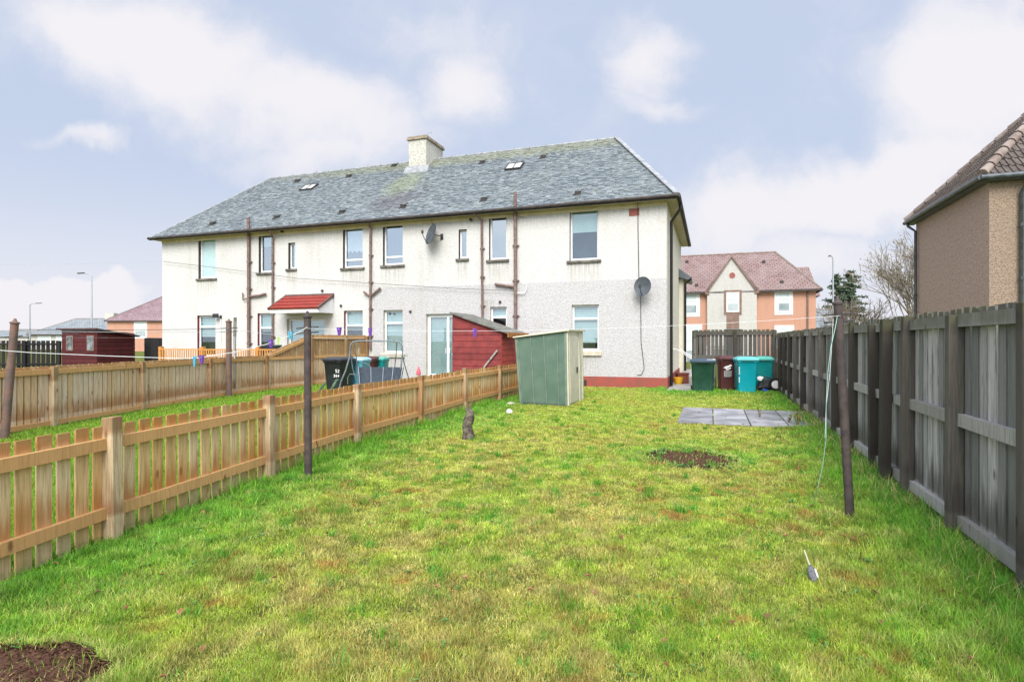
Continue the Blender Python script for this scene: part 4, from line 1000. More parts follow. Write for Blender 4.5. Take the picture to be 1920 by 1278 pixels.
# stick with grey end
s0=Vector((565/F*4.0,4.0,H-(1038-CY)/F*4.0)); s1=ground(1519,1078)+Vector((0,0,.06)); s2=ground(1526,1098)+Vector((0,0,.03))
s0=ground(1508,1040)*.96+Vector((0,0,.10))
fe=empty('feathered_stick', s2, 0, 'pale thin stick with a ragged grey end lying in the grass on the right','stick')
b=MB(); b.tube([s0-s2,(s1-s2)*1.0],[.004,.007],6); b.build('stick_shaft', M['pale_wood'], fe)
b=MB(); b.tube([(s1-s2)*1.1,(s1-s2)*.75,(s1-s2)*.3,Vector((0,0,0))],[.006,.024,.027,.012],9); b.v=[tuple(Vector(v)+Vector((random.uniform(-1,1),random.uniform(-1,1),random.uniform(-1,1)))*.003) for v in b.v]; b.build('ragged_end', M['grey_fluff'], fe)
b=MB(); b.tube([(s1-s2)*.7+Vector((.026,0,.01)),(s1-s2)*.2+Vector((.03,0,.01))],.007,6); b.build('white_flap', M['paper'], fe)
# yellow tub and brown planter
yp=CORNER+U*.26+V*2.1
b=MB(); b.lathe([(.11,0),(.12,.01),(.165,.24),(.175,.24),(.175,.265),(.155,.265),(.12,.05),(.001,.05)],(0,0,0),20); tag(b.build('plastic_tub', M['yellow'], None, smooth=True, loc=yp),'bright yellow tub on the ground beside the house corner','tub')
yp2=yp+V*.38+U*.12
b=MB(); b.box(-.2,.2,-.15,.15,0,.36); b.box(-.22,.22,-.17,.17,.36,.42); tag(b.build('brown_planter', M['brown_pot'], None, bevel=.01, loc=yp2),'reddish brown box planter just behind the yellow tub','planter')
# handrail
hp=CORNER+U*.12+V*3.4
hr=empty('handrail', hp, -TH, 'white metal handrail sloping beside the steps at the side of the house','handrail')
for k in (0,.12):
    b=MB(); b.tube([(k,0,1.28),(k+.55,.1,.92)],.02,8); b.build('rail', M['white_plastic'], hr)
b=MB(); b.tube([(.55,.1,.92),(.55,.1,0)],.02,8); b.build('post', M['white_plastic'], hr)
b=MB(); b.tube([(0,0,1.28),(-.12,0,1.28)],.02,8); b.build('wall_mount', M['white_plastic'], hr)
# broken buggy / toy cart
kp=ground(1432,737); kt=empty('toy_buggy', kp+Vector((.02,.12,0)), math.radians(-12), 'black folded toy buggy with a white hubbed wheel dumped beside the teal bin','buggy')
def wheel(x,y,z,r,wd,hub,par,ax='y'):
    b=MB(); prof=[(r*.68,-wd/2),(r*.95,-wd/2),(r,-wd/4),(r,wd/4),(r*.95,wd/2),(r*.68,wd/2)]; b.lathe(prof,(x,y,z),22,ax); w_=b.build('wheel', M['rubber'], par, smooth=True)
    b=MB(); b.lathe([(r*.2,-wd/2-.012),(r*.62,-wd/2-.008),(r*.66,0),(r*.62,wd/2+.005)],(x,y,z),18,ax); b.build('hub', M[hub], w_, smooth=True)
    return w_
wheel(.36,-.05,.27,.20,.06,'white_plastic',kt); wheel(-.25,-.1,.12,.115,.06,'iron',kt)
b=MB(); b.hexa([(-.15,-.05,.12),(.3,-.05,.15),(.3,.2,.15),(-.15,.2,.12),(-.05,0,.45),(.28,0,.42),(.28,.18,.42),(-.05,.18,.45)]); b.build('seat', M['plastic_black'], kt, bevel=.04)
b=MB(); b.tube([(-.1,0,.47),(.1,-.02,.50),(.33,.0,.42)],.02,7); b.tube([(-.2,-.05,.15),(.0,-.05,.2),(.36,-.02,.27)],.02,7); b.tube([(.0,-.05,.45),(.02,-.05,.1)],.016,7); b.build('frame', M['iron'], kt)
b=MB(); b.hexa([(-.16,-.06,.40),(-.06,-.08,.37),(.02,-.04,.44),(-.08,.02,.48),(-.18,-.05,.49),(-.06,-.07,.46),(.02,-.03,.50),(-.08,.03,.52)]); b.build('grip', M['white_plastic'], kt, bevel=.01)
b=MB(); b.lathe([(.02,0),(.1,.03),(.11,.09),(.04,.13)],(.05,-.1,0),10); b.build('blue_cup', simple('blue_p',(.02,.07,.5),None,rough=.4), kt, smooth=True)
# thin yellow-green stake between bins
b=MB(); b.box(-.02,.02,-.02,.02,0,.85); tag(b.build('timber_stake', simple('limewood',(.42,.45,.13),(.3,.32,.12),8,.8,.2), None, loc=ground(1345,735)+V*.35),'thin yellowish stake standing between the green bin and the maroon bin','stake')

# ================================================================== BACKGROUND HOUSES
def house_box(name,label,org,rz,wx0,wx1,dep,ze,zrg,rx0,rx1,wallm,roofm,roofm_y,ov=.3):
    e=empty(name,org,rz,label,'house')
    b=MB(); b.hexa([(wx0,0,0),(wx1,0,0),(wx1,dep,0),(wx0,dep,0),(wx0,0,ze),(wx1,0,ze),(wx1,dep,ze),(wx0,dep,ze)],.5); b.build('wall', M[wallm], e)
    A=(wx0-ov,-ov,ze);B=(wx1+ov,-ov,ze);C=(wx1+ov,dep+ov,ze);E=(wx0-ov,dep+ov,ze);R0=(rx0,dep/2,zrg);R1=(rx1,dep/2,zrg)
    b=MB(); b.quad([A,B,R1,R0]); b.quad([C,E,R0,R1]); b.quad([A,E,C,B]); rf=b.build('roof', M[roofm], e)
    b=MB(); b.quad([(B[0]+.001,B[1],B[2]),(C[0]+.001,C[1],C[2]),R1]); b.quad([E,A,R0]); b.build('hip_slope', M[roofm_y], rf)
    b=MB(); b.tube([R0,R1],.09,6); b.tube([B,R1],.08,6); b.tube([A,R0],.08,6); b.build('ridge_tiles', M['ridge_conc'], rf)
    b=MB(); b.box(wx0-ov,wx1+ov,-ov-.1,-ov,ze-.16,ze-.02); b.box(wx1+ov,wx1+ov+.1,-ov-.1,dep+ov,ze-.16,ze-.02); b.build('gutter', M['gutter'], rf)
    return e,rf
def fwin(par,x0,x1,z0,z1,margin=None,bars=(.68,),y=0,vb=()):
    b=MB(); m=.09
    if margin:
        b.box(x0-.17,x1+.17,y-.03,y-.001,z0-.2,z1+.17)
        mg=b.build('window_margin', M[margin], par)
    b=MB(); b.box(x0,x0+m,y-.08,y-.031,z0,z1); b.box(x1-m,x1,y-.08,y-.031,z0,z1); b.box(x0+m,x1-m,y-.08,y-.031,z0,z0+m); b.box(x0+m,x1-m,y-.08,y-.031,z1-m,z1)
    for q in bars: z=z0+(z1-z0)*q; b.box(x0+m,x1-m,y-.085,y-.031,z-.04,z+.04)
    for q in vb: x=x0+(x1-x0)*q; b.box(x-.04,x+.04,y-.083,y-.031,z0+m,z1-m)
    f=b.build('window', M['upvc'], par)
    b=MB(); b.box(x0+m,x1-m,y-.05,y-.032,z0+m,z1-m); b.build('pane', M['far_glass'], f)
    b=MB(); b.box(x0+m+.01,x1-m-.01,y-.056,y-.0505,z0+(z1-z0)*.42,z1-m-.01); b.build('blind', M['blind'], f)
o2=Vector((21.9,41.0,0))
fz=lambda px,py,y=0: fac(px,py,y,o2)
e2,rf2=house_box('brick_house','orange rendered house with pink tiled roof and pale gable behind the back fence',o2,-TH,-17,0,8,5.35,8.72,-15.0,-2.3,'orange_render','pink_roof','pink_roof_y')
for (pl,pr,pt,pb,mg,vb) in ((1262,1308,551,589,'upvc',(.5,)),(1457,1482,546,585,'upvc',()),(1457,1484,614,648,'upvc',()),(1262,1312,612,690,'upvc',(.5,))):
    x0,_=fz(pl,pt); x1,_=fz(pr,pt); xm=(pl+pr)/2; fwin(e2,x0,x1,fz(xm,pb)[1],fz(xm,pt)[1],mg,vb=vb)
gx0=fz(1326,545,-.4)[0]; gx1=fz(1419,545,-.4)[0]; gz=fz(1372,480,-.4)[1]; gm=(gx0+gx1)/2
b=MB(); b.v=[(gx0,-.4,0),(gx1,-.4,0),(gx1,-.4,5.35),(gm,-.4,gz-.1),(gx0,-.4,5.35),(gx0,4,0),(gx1,4,0),(gx1,4,5.35),(gm,4,gz-.1),(gx0,4,5.35)]
b.f=[(0,1,2,3,4),(1,6,7,2),(0,4,9,5),(2,7,8,3),(4,3,8,9)]; b.t=[.5]*5; gb=b.build('gable', M['pale_render'], e2)
b=MB(); b.hexa([(gm,-.42,gz-.1),(gm,4,gz-.1),(gx1+.15,4,5.25),(gx1+.15,-.42,5.25),(gm,-.42,gz+.02),(gm,4,gz+.02),(gx1+.2,4,5.36),(gx1+.2,-.42,5.36)]); b.hexa([(gm,-.42,gz-.1),(gx0-.15,-.42,5.25),(gx0-.15,4,5.25),(gm,4,gz-.1),(gm,-.42,gz+.02),(gx0-.2,-.42,5.36),(gx0-.2,4,5.36),(gm,4,gz+.02)]); b.build('gable_roof', M['pink_roof_y'], gb)
b=MB()
for xx in (gx0,gx1): b.bar((xx,-.46,5.3),(gm,-.46,gz-.04),.08,.16,up=(0,-1,0)); b.box(xx-.15,xx+.15,-.48,-.3,5.1,5.35)
b.build('skew_stone', M['margin'], gb)
x,z=fz(1373,516,-.4); b=MB(); b.lathe([(.22,0),(.22,-.03)],(x,-.401,z),8,'y'); b.build('wall_ornament', M['red_brick'], gb)
x0,_=fz(1362,548,-.4); x1,_=fz(1386,548,-.4); fwin(gb,x0,x1,fz(1374,585,-.4)[1],fz(1374,548,-.4)[1],'margin',y=-.4)
b=MB(); b.box(x0,x1,-.42,-.401,fz(1374,616,-.4)[1],fz(1374,590,-.4)[1]); b.build('spandrel_panel', M['margin'], gb)
b=MB(); b.box(x0-.15,x1+.15,-.43,-.401,.3,fz(1374,617,-.4)[1]); b.build('entrance_door', M['dark_room'], gb)
x,_=fz(1514,600); b=MB(); b.tube([(x,-.08,5.2),(x,-.08,0)],.06,8); b.build('downpipe', M['brown_pipe'], e2)
for px,py in ((1288,492),(1306,536),(1432,492),(1466,530)):
    d=Vector(((px-CX)/F,1,-(py-CY)/F)); t=0
    x,z=fz(px,py,(5.35 and 2.0)); yv=(z-5.35)/(8.72-5.35)*4.3-.3; x,z=fz(px,py,yv); yv=(z-5.35)/(8.72-5.35)*4.3-.3; x,z=fz(px,py,yv)
    b=MB(); b.box(x-.12,x+.12,yv-.1,yv+.15,z-.05,z+.16); b.build('roof_vent', M['dark_metal'], rf2)
# wing to its right
b=MB(); b.box(-3,1.35,9.,14,0,5.5); wg=b.build('wing_wall', M['orange_render'], e2)
zz1=fac(1541,498,11.0,o2)[1]
b=MB(); b.quad([(-4,8.7,5.45),(1.7,8.7,5.45),(1.2,11.5,zz1),(-4,11.5,zz1)]); b.quad([(1.7,8.7,5.45),(1.7,14.3,5.45),(1.2,11.5,zz1)]); b.quad([(1.7,14.3,5.45),(-4,14.3,5.45),(-4,11.5,zz1),(1.2,11.5,zz1)]); b.build('wing_roof', M['pink_roof'], e2)
# right brown house
o3=Vector((12.75,15.2,0)); th3=-TH
e3=empty('rendered_house',o3,th3,'brown pebble-dashed house with dark tiled roof towering over the right fence','house')
ze3=5.95; D3=5.75; W3=12
b=MB(); b.quad([(0,D3,0),(0,0,0),(0,0,ze3),(0,D3,ze3)],.5); b.quad([(W3,D3,0),(0,D3,0),(0,D3,ze3),(W3,D3,ze3)],.5); b.build('wall', M['brown_render'], e3)
b=MB(); b.quad([(0,0,0),(W3,0,0),(W3,0,ze3),(0,0,ze3)],.5); b.quad([(W3,0,0),(W3,D3,0),(W3,D3,ze3),(W3,0,ze3)],.5); b.build('wall', M['gold_render'], e3)
ov=.24; ap=Vector((3.0,2.88,9.3)); ap2=Vector((W3-3.2,2.88,9.3)); A=Vector((-ov,-ov,ze3)); E=Vector((-ov,D3+ov,ze3)); B=Vector((W3+ov,-ov,ze3)); C=Vector((W3+ov,D3+ov,ze3))
b=MB(); b.quad([A,B,ap2,ap]); b.quad([E,A,ap]); b.quad([C,E,ap,ap2]); b.quad([B,C,ap2])
def conc_tiles(mb, x0f,x1f,length,org,ax,up,nrm,w=.30,course=.34):
    ax=Vector(ax);up=Vector(up);nrm=Vector(nrm);org=Vector(org)
    for i in range(int(length/course)+1):
        s=i*course; s1=min(s+course*1.08,length)
        if s1-s<.05: break
        a=x0f(min(s+course*.5,length)); c=x1f(min(s+course*.5,length)); x=math.floor(a/w)*w
        while x<c:
            for (f0,f1,h) in ((0,.35,.012),(.35,.5,.045),(.5,.85,.012),(.85,1,.045)):
                xa=max(a,x+w*f0); xb=min(c,x+w*f1)
                if xb-xa<.01: continue
                P=lambda xx,ss,hh: org+ax*xx+up*ss+nrm*hh
                mb.hexa([P(xa,s,-.01),P(xb,s,-.01),P(xb,s1,-.01),P(xa,s1,-.01),P(xa,s,h+.03),P(xb,s,h+.03),P(xb,s1,h),P(xa,s1,h)], random.random() if f0==0 else mb.t[-1])
            x+=w
lu=Vector((ap.x+ov,0,ap.z-ze3)); ll=lu.length; lu.normalize(); ln_=Vector((-lu.z,0,lu.x))
conc_tiles(b, lambda s:-ov+(ap.y+ov)*s/ll, lambda s:(D3+ov)-(D3+ov-ap.y)*s/ll, ll, (-ov,0,ze3+.01),(0,1,0),lu,ln_)
fu=Vector((0,ap.y+ov,ap.z-ze3)); fl=fu.length; fu.normalize(); fn=Vector((0,-fu.z,fu.y))
conc_tiles(b, lambda s:-ov+(ap.x+ov)*s/fl, lambda s:5.5, fl, (0,-ov,ze3+.01),(1,0,0),fu,fn)
r3=b.build('roof', M['tile_conc'], e3)
b=MB()
for P0,P1 in ((A,ap),(E,ap),(ap,ap2)):
    n=int((P1-P0).length/.42)
    for i in range(n): b.tube([P0.lerp(P1,i/n)+Vector((0,0,.07)),P0.lerp(P1,(i+1)/n-.004)+Vector((0,0,.055))],[.13,.115],10)
b.build('ridge_tiles', M['ridge_conc'], r3, smooth=True)
b=MB(); b.tube([(-ov-.05,-ov-.05,ze3-.03),(-ov-.05,D3+ov,ze3-.03)],.07,10); b.tube([(-ov-.05,-ov-.05,ze3-.03),(W3,-ov-.05,ze3-.03)],.07,10); b.box(-ov,0-.002,-ov,D3+ov,ze3-.12,ze3-.04); b.box(-.002,W3,-ov,-.002,ze3-.12,ze3-.04)
b.build('gutter', simple('gutter_grey',(.05,.06,.07),(.10,.12,.13),6,.4,.5), r3, smooth=True)
mp=simple('pipe_slate',(.035,.045,.05),(.06,.075,.08),6,.4,.5)
for P_ in ([(-.30,D3-.1,ze3-.08),(-.28,D3-.1,ze3-.2),(-.09,D3-.25,ze3-.42),(-.09,D3-.25,0)],[(.72,-.32,ze3-.08),(.72,-.30,ze3-.2),(.66,-.09,ze3-.45),(.66,-.09,0)]):
    b=MB(); b.tube(P_,.045,10)
    for z in (4.6,3.2,1.8): b.tube([(P_[-1][0],P_[-1][1],z),(P_[-1][0],P_[-1][1],z+.08)],.06,10)
    b.build('downpipe', mp, e3, smooth=True)
# left far houses
e4,r4=house_box('brick_house','orange house with purple roof just left of the main block in the distance',Vector((-62.6,88,0)),0,0,16,8,4.75,8.95,6.5,12,'orange_render','purple_roof','purple_roof')
for x0 in (4.3,9): fwin(e4,x0,x0+1.7,2.2,4.5,'upvc')
e5,r5=house_box('bungalow','low grey roofed bungalow with white windows beyond the black fence',Vector((-93,110,0)),0,0,30,9,2.9,6.1,5.2,26,'pale_render','grey_roof','grey_roof',ov=.5)
for x0 in (1.5,5,9,12.5,16): fwin(e5,x0,x0+2.2,.9,2.5,'upvc')
b=MB(); b.box(11.4,13.2,4,5.2,5,7.2); b.build('chimney', M['chimney'], e5)
e6,r6=house_box('terraced_house','tiny far-off house at the left edge of the view',Vector((-205,215,0)),0,0,22,9,3.2,5.6,4,18,'pale_render','grey_roof','grey_roof',ov=.5)
fwin(e6,3,6,1,2.6,None)
# grey roof behind the bare shrub, right
o7=Vector((29.5,56,0)); e7,r7=house_box('bungalow','grey roofed house half hidden behind the bare shrub and conifer',o7,0,-2,6,7,2.6,4.9,-1,4.2,'pale_render','grey_roof','grey_roof')
fwin(e7,0,1.5,.9,2.2,None)
# ================================================================== STREET LAMPS
def street_lamp(base,h,arm,label,r=.07,group='street lamps'):
    e=empty('street_lamp',base,0,label,'street lamp',group)
    b=MB(); b.tube([(0,0,0),(0,0,1.4)],r*1.5,10); b.tube([(0,0,1.4),(0,0,h-.3),(arm*.15,0,h-.05),(arm*.5,0,h+.02),(arm*.7,0,h+.05)],[r,r*.6,r*.5,r*.4,r*.4],10); b.build('lamp_post', M['galv'], e, smooth=True)
    b=MB(); a=arm*.6; c=arm*1.25
    b.hexa([(min(a,c),-.12,h-.02),(max(a,c),-.12,h+.03),(max(a,c),.12,h+.03),(min(a,c),.12,h-.02),(min(a,c)+.05,-.1,h+.1),(max(a,c)-.05,-.1,h+.13),(max(a,c)-.05,.1,h+.13),(min(a,c)+.05,.1,h+.1)]); b.build('lamp_head', M['iron'], e, bevel=.02)
    return e
Yl=60; street_lamp(Vector(((172-CX)/F*Yl,Yl,0)),1.6+126/F*Yl,-1.2,'tall street lamp with its arm pointing left, above the maroon shed',.09)
Yl=95; street_lamp(Vector(((56-CX)/F*Yl,Yl,0)),1.6+70/F*Yl,1.6,'more distant street lamp near the left edge with its arm pointing right',.11)
Yl=52; street_lamp(Vector(((1562-CX)/F*Yl,Yl,0)),1.6+158/F*Yl,-.35,'slim street lamp rising in front of the conifer on the right',.10)
# ================================================================== TREES
def bare_tree(base,h,seed,label,spread=.5,leaves=0,name='bare_tree',levels=6,trunk_r=.16,minr=.012,multi=1):
    rnd=random.Random(seed); e=empty(name,base,0,label,'tree' if h>4 else 'shrub')
    tb=MB(); cb=MB(); lb=MB(); tips=[]
    def grow(p,d,ln,r,lv):
        n=3; pts=[p]; rs=[r]; dd=d.copy(); q=p.copy()
        for i in range(n):
            dd=(dd+Vector((rnd.uniform(-1,1),rnd.uniform(-1,1),rnd.uniform(-.5,.8)))*.16).normalized(); q=q+dd*ln/n; pts.append(q.copy()); rs.append(max(minr*.7,r*(1-.35*(i+1)/n)))
        (tb if lv<2 else cb).tube(pts,rs,6 if lv<2 else 3,cap=False)
        if lv>=levels: tips.append(q); return
        for k in range(rnd.choice((2,3,3)) if lv>0 else 4):
            ax=Vector((rnd.uniform(-1,1),rnd.uniform(-1,1),rnd.uniform(-.3,.3))).normalized()
            nd=(Matrix.Rotation(rnd.uniform(.25,.75)*spread*1.6,3,ax)@dd); nd.z+=.12; nd.normalize()
            st_=pts[-1] if k<2 else pts[rnd.choice((1,2))]
            grow(st_,nd,ln*rnd.uniform(.62,.85),max(minr,r*.62),lv+1)
    for m in range(multi):
        d0=Vector((rnd.uniform(-.4,.4),rnd.uniform(-.4,.4),1)) if multi>1 else Vector((0,0,1))
        grow(Vector((0,0,0)),d0.normalized(),h*.27,trunk_r,0)
    if leaves:
        for t in tips:
            for _ in range(leaves):
                if rnd.random()<.5:
                    c=t+Vector((rnd.gauss(0,.12),rnd.gauss(0,.12),rnd.gauss(0,.12))); a=Vector((rnd.uniform(-1,1),rnd.uniform(-1,1),rnd.uniform(-1,1))).normalized()*.06; bb_=a.cross(Vector((rnd.uniform(-1,1),rnd.uniform(-1,1),1))).normalized()*.05
                    lb.quad([c-a,c+bb_,c+a,c-bb_])
    tb.build('trunk', M['twig'], e); cr=cb.build('crown', M['twig'], e)
    if leaves: lb.build('leaves', M['tree_leaf'], cr)
    return e
Yt=38; bare_tree(Vector(((1716-CX)/F*Yt,Yt,0)),9.6,5,'bare autumn tree with a few last leaves beside the brown house',.55,leaves=1,levels=6,trunk_r=.12,minr=.014,multi=4)
Yt=45; bare_tree(Vector(((1606-CX)/F*Yt,Yt,0)),6.0,9,'dense leafless grey-brown shrub in front of the conifer',.75,name='bare_shrub',levels=5,trunk_r=.08,minr=.016,multi=6)
# conifer: two-headed
def conifer(base,h,R,seed,label):
    rnd=random.Random(seed); e=empty('conifer_tree',base,0,label,'tree')
    tb=MB(); tb.tube([(0,0,0),(.1,0,h*.5),(.3,0,h*.97)],[.22,.14,.03],8); tb.tube([(.05,0,h*.45),(-.7,0,h*.65),(-.9,0,h*.93)],[.12,.08,.02],6)
    cb=MB()
    def spray(p,d,ln):
        n=int(ln/.07)+3
        for i in range(n):
            f=i/n; q=p+d*ln*f+Vector((0,0,-.25*ln*f*f+.3*ln*max(0,f-.6)))
            for k in range(4):
                a=Vector((rnd.gauss(0,1),rnd.gauss(0,1),rnd.gauss(0,.5))).normalized(); c=q+a*rnd.uniform(.02,.28)*(1-f*.4)
                l=a*rnd.uniform(.10,.22); s=l.cross(Vector((rnd.uniform(-1,1),rnd.uniform(-1,1),rnd.uniform(-1,1)))).normalized()*rnd.uniform(.04,.09)
                cb.quad([c-l*.5,c+s,c+l,c-s])
    def head(x0,zt,zb,rad,n):
        for i in range(n):
            f=(i+rnd.random()*.7)/n; z=zt-(zt-zb)*f; an=rnd.uniform(0,2*math.pi); d=Vector((math.cos(an),math.sin(an),.25-.35*f)).normalized()
            ln=rad*(.08+.92*f**.75)*rnd.uniform(.5,1.15); p=Vector((x0,0,z)); 
            tb.tube([p,p+d*ln*.8],[.03,.01],3,cap=False); spray(p+d*ln*.12,d,ln*.88)
    head(.35,h,h*.12,R,130); head(-1.0,h*.96,h*.2,R*.75,90)
    tb.build('trunk', M['twig'], e); cb.build('crown', M['conifer'], e); return e
Yt=60; conifer(Vector(((1588-CX)/F*Yt,Yt,0)),8.9,3.6,3,'dark green conifer with two ragged tops beyond the orange house')

# ================================================================== GROUND
def vnoise(x,y,s,seed=0):
    x=x*s+seed*17.3; y=y*s+seed*9.1; xi=np.floor(x).astype(np.int64); yi=np.floor(y).astype(np.int64); fx=x-xi; fy=y-yi
    fx=fx*fx*(3-2*fx); fy=fy*fy*(3-2*fy)
    def hsh(a,b_):
        h=(a*374761393+b_*668265263+seed*1442695)&0x7fffffff; h=(h^(h>>13))*1274126177&0x7fffffff; return ((h^(h>>16))&0xffff)/65535.0
    return (hsh(xi,yi)*(1-fx)+hsh(xi+1,yi)*fx)*(1-fy)+(hsh(xi,yi+1)*(1-fx)+hsh(xi+1,yi+1)*fx)*fy
def fbm(x,y,s,seed=0): return (vnoise(x,y,s,seed)+.5*vnoise(x,y,s*2.1,seed+1)+.25*vnoise(x,y,s*4.3,seed+2))/1.75
m,T,b_,co=newmat('ground_turf')
c1=T.mix(T.ramp(T.noise(co,1.3,6,.7),.35,.65),(.09,.14,.025,1),(.15,.155,.035,1))
c1=T.mix(T.ramp(T.noise(co,9,6,.75),.45,.7),c1,(.10,.075,.035,1))
T.l(c1,b_.inputs['Base Color']); b_.inputs['Roughness'].default_value=1; b_.inputs['Specular IOR Level'].default_value=.1
bump(T,b_,T.noise(co,30,6,.7),1,.03); M['ground']=m
g=MB(); S=900; g.quad([(-S,-S,0),(S,-S,0),(S,S,0),(-S,S,0)]); tag(g.build('ground', m),kind='structure')
# patio slabs
pa=MB(); p0=Vector((3.2,11.0,0)); 
patio_rect=[]
for i in range(4):
    for j in range(3):
        o=p0+U*(i*.66)+V*(j*.88)+Vector((0,0,.012))
        z0=.0; k=random.uniform(-.004,.006); w_=.64; l_=.80
        pa.hexa([o,o+U*w_,o+U*w_+V*l_,o+V*l_,o+Vector((0,0,.03+k)),o+U*w_+Vector((0,0,.03-k*.5)),o+U*w_+V*l_+Vector((0,0,.03)),o+V*l_+Vector((0,0,.03+k*.5))])
tag(pa.build('patio', M['slab'], bevel=.004),kind='structure')
pt=MB(); q0=CORNER+U*.04-V*1.2; pt.hexa([q0,q0+U*1.1,q0+U*1.1+V*9,q0+V*9,q0+Vector((0,0,.02)),q0+U*1.1+Vector((0,0,.02)),q0+U*1.1+V*9+Vector((0,0,.02)),q0+V*9+Vector((0,0,.02))])
tag(pt.build('path', M['concrete']),kind='structure')
sp_=MB(); q0=CORNER+U*.16+V*3.0; Zv=Vector((0,0,1)); sp_.hexa([q0,q0+U*1.1,q0+U*1.1+V*6,q0+V*6,q0+Zv*.24,q0+U*1.1+Zv*.24,q0+U*1.1+V*6+Zv*.24,q0+V*6+Zv*.24]); tag(sp_.build('step', M['concrete']),kind='structure')
# soil patches with crumbs
def soil(name,c,rx,ry,n,seed):
    r_=np.random.default_rng(seed); b=MB(); N=40
    ring=[Vector((math.cos(2*math.pi*i/N)*rx*(1+.15*math.sin(i*1.7)+.1*r_.random()),math.sin(2*math.pi*i/N)*ry*(1+.15*math.sin(i*2.3)),.004)) for i in range(N)]
    b.v=[tuple(p) for p in ring]+[tuple(p*.6+Vector((0,0,.018))) for p in ring]+[(0,0,.02)]
    for i in range(N):
        j=(i+1)%N; b.f.append((i,j,N+j,N+i)); b.t.append(.5); b.f.append((N+i,N+j,2*N)); b.t.append(.5)
    for _ in range(n):
        a=r_.random()*6.283; rr_=math.sqrt(r_.random())*1.0; p=Vector((math.cos(a)*rx*rr_,math.sin(a)*ry*rr_,.012)); s=r_.uniform(.006,.022)
        q=[Vector(r_.normal(size=3)).normalized()*s for _ in range(4)]
        k=len(b.v); b.v+=[tuple(p+x) for x in q]; t=r_.random()
        for f in ((0,1,2),(0,2,3),(0,3,1),(1,3,2)): b.f.append(tuple(k+x for x in f)); b.t.append(t)
    o=b.build(name, M['soil'], None, loc=c); tag(o,kind='structure'); return o
soil('soil_patch',ground(1292,861),.60,.58,3400,3); soil('soil_patch',Vector((-2.45,2.66,0)),.52,.34,4500,4)

# ---------------------------------------------------------------- grass
NFa=np.array(NF); MFa=np.array([(-8.9,3.0)]+MFp+MF2[1:])
def left_x(Y): return np.interp(Y,NFa[:,1],NFa[:,0])
def mid_x(Y): return np.interp(Y,MFa[:,1],MFa[:,0])
def pill(x,y,c,rx,ry): return np.sqrt(((x-c[0])/rx)**2+((y-c[1])/ry)**2)
d1=ground(1292,861); d2=Vector((-2.45,2.66,0))
def make_blades(name, X,Y,hgt,wid,colr,lean,seed):
    n=len(X); r=np.random.default_rng(seed)
    az=r.uniform(0,2*np.pi,n); la=r.uniform(0,2*np.pi,n); ln=np.abs(r.normal(0,1,n))*lean+.15
    dx,dy=np.cos(az)*wid/2,np.sin(az)*wid/2
    lx,ly=np.cos(la)*hgt*ln,np.sin(la)*hgt*ln
    k=1/np.sqrt(1+ln**2); z=hgt*k; lx*=k; ly*=k
    v=np.empty((n,5,3),np.float32)
    v[:,0]=np.stack([X-dx,Y-dy,np.full(n,-.003)],1); v[:,1]=np.stack([X+dx,Y+dy,np.full(n,-.003)],1)
    v[:,2]=np.stack([X+dx*.8+lx*.35,Y+dy*.8+ly*.35,z*.62],1); v[:,3]=np.stack([X-dx*.8+lx*.35,Y-dy*.8+ly*.35,z*.62],1)
    v[:,4]=np.stack([X+lx,Y+ly,z],1)
    me=bpy.data.meshes.new(name); me.vertices.add(n*5); me.vertices.foreach_set('co',v.ravel())
    base=(np.arange(n)*5)[:,None]; li=np.concatenate([base+np.array([0,1,2,3]),base+np.array([3,2,4])],1).astype(np.int32)
    me.loops.add(n*7); me.loops.foreach_set('vertex_index',li.ravel())
    me.polygons.add(n*2); st=np.empty((n,2),np.int32); st[:,0]=np.arange(n)*7; st[:,1]=np.arange(n)*7+4; me.polygons.foreach_set('loop_start',st.ravel())
    try: tt=np.tile(np.array([4,3],np.int32),n); me.polygons.foreach_set('loop_total',tt)
    except Exception: pass
    a=me.color_attributes.new('Col','FLOAT_COLOR','POINT'); cc=np.ones((n,5,4),np.float32); cc[:,:,:3]=colr[:,None,:]; a.data.foreach_set('color',cc.ravel())
    me.update(calc_edges=True); me.materials.append(M['grass']); me.polygons.foreach_set('use_smooth',np.ones(n*2,bool))
    o=bpy.data.objects.new(name,me); col.objects.link(o); return o
m=bpy.data.materials.new('grass'); m.use_nodes=True; nt=m.node_tree; T=NT(nt); bs=nt.nodes['Principled BSDF']; ou=nt.nodes['Material Output']
at=T.n('ShaderNodeAttribute',attribute_name='Col').outputs['Color']; T.l(at,bs.inputs['Base Color']); bs.inputs['Roughness'].default_value=.55; bs.inputs['Specular IOR Level'].default_value=.25
tr=T.n('ShaderNodeBsdfTranslucent'); T.l(at,tr.inputs[0]); mx=T.n('ShaderNodeMixShader'); mx.inputs[0].default_value=.27; T.l(bs.outputs[0],mx.inputs[1]); T.l(tr.outputs[0],mx.inputs[2]); T.l(mx.outputs[0],ou.inputs[0]); M['grass']=m
def sample(n,y0,y1,power):
    u=rng.random(n); a=1-power; Y=(y0**a+(y1**a-y0**a)*u)**(1/a); return Y
G_bright=np.array((.18,.40,.035)); G_deep=np.array((.085,.27,.03)); G_yel=np.array((.43,.43,.06)); G_olive=np.array((.36,.35,.085)); G_straw=np.array((.62,.54,.22)); G_brown=np.array((.36,.19,.06)); G_blue=np.array((.25,.37,.12))
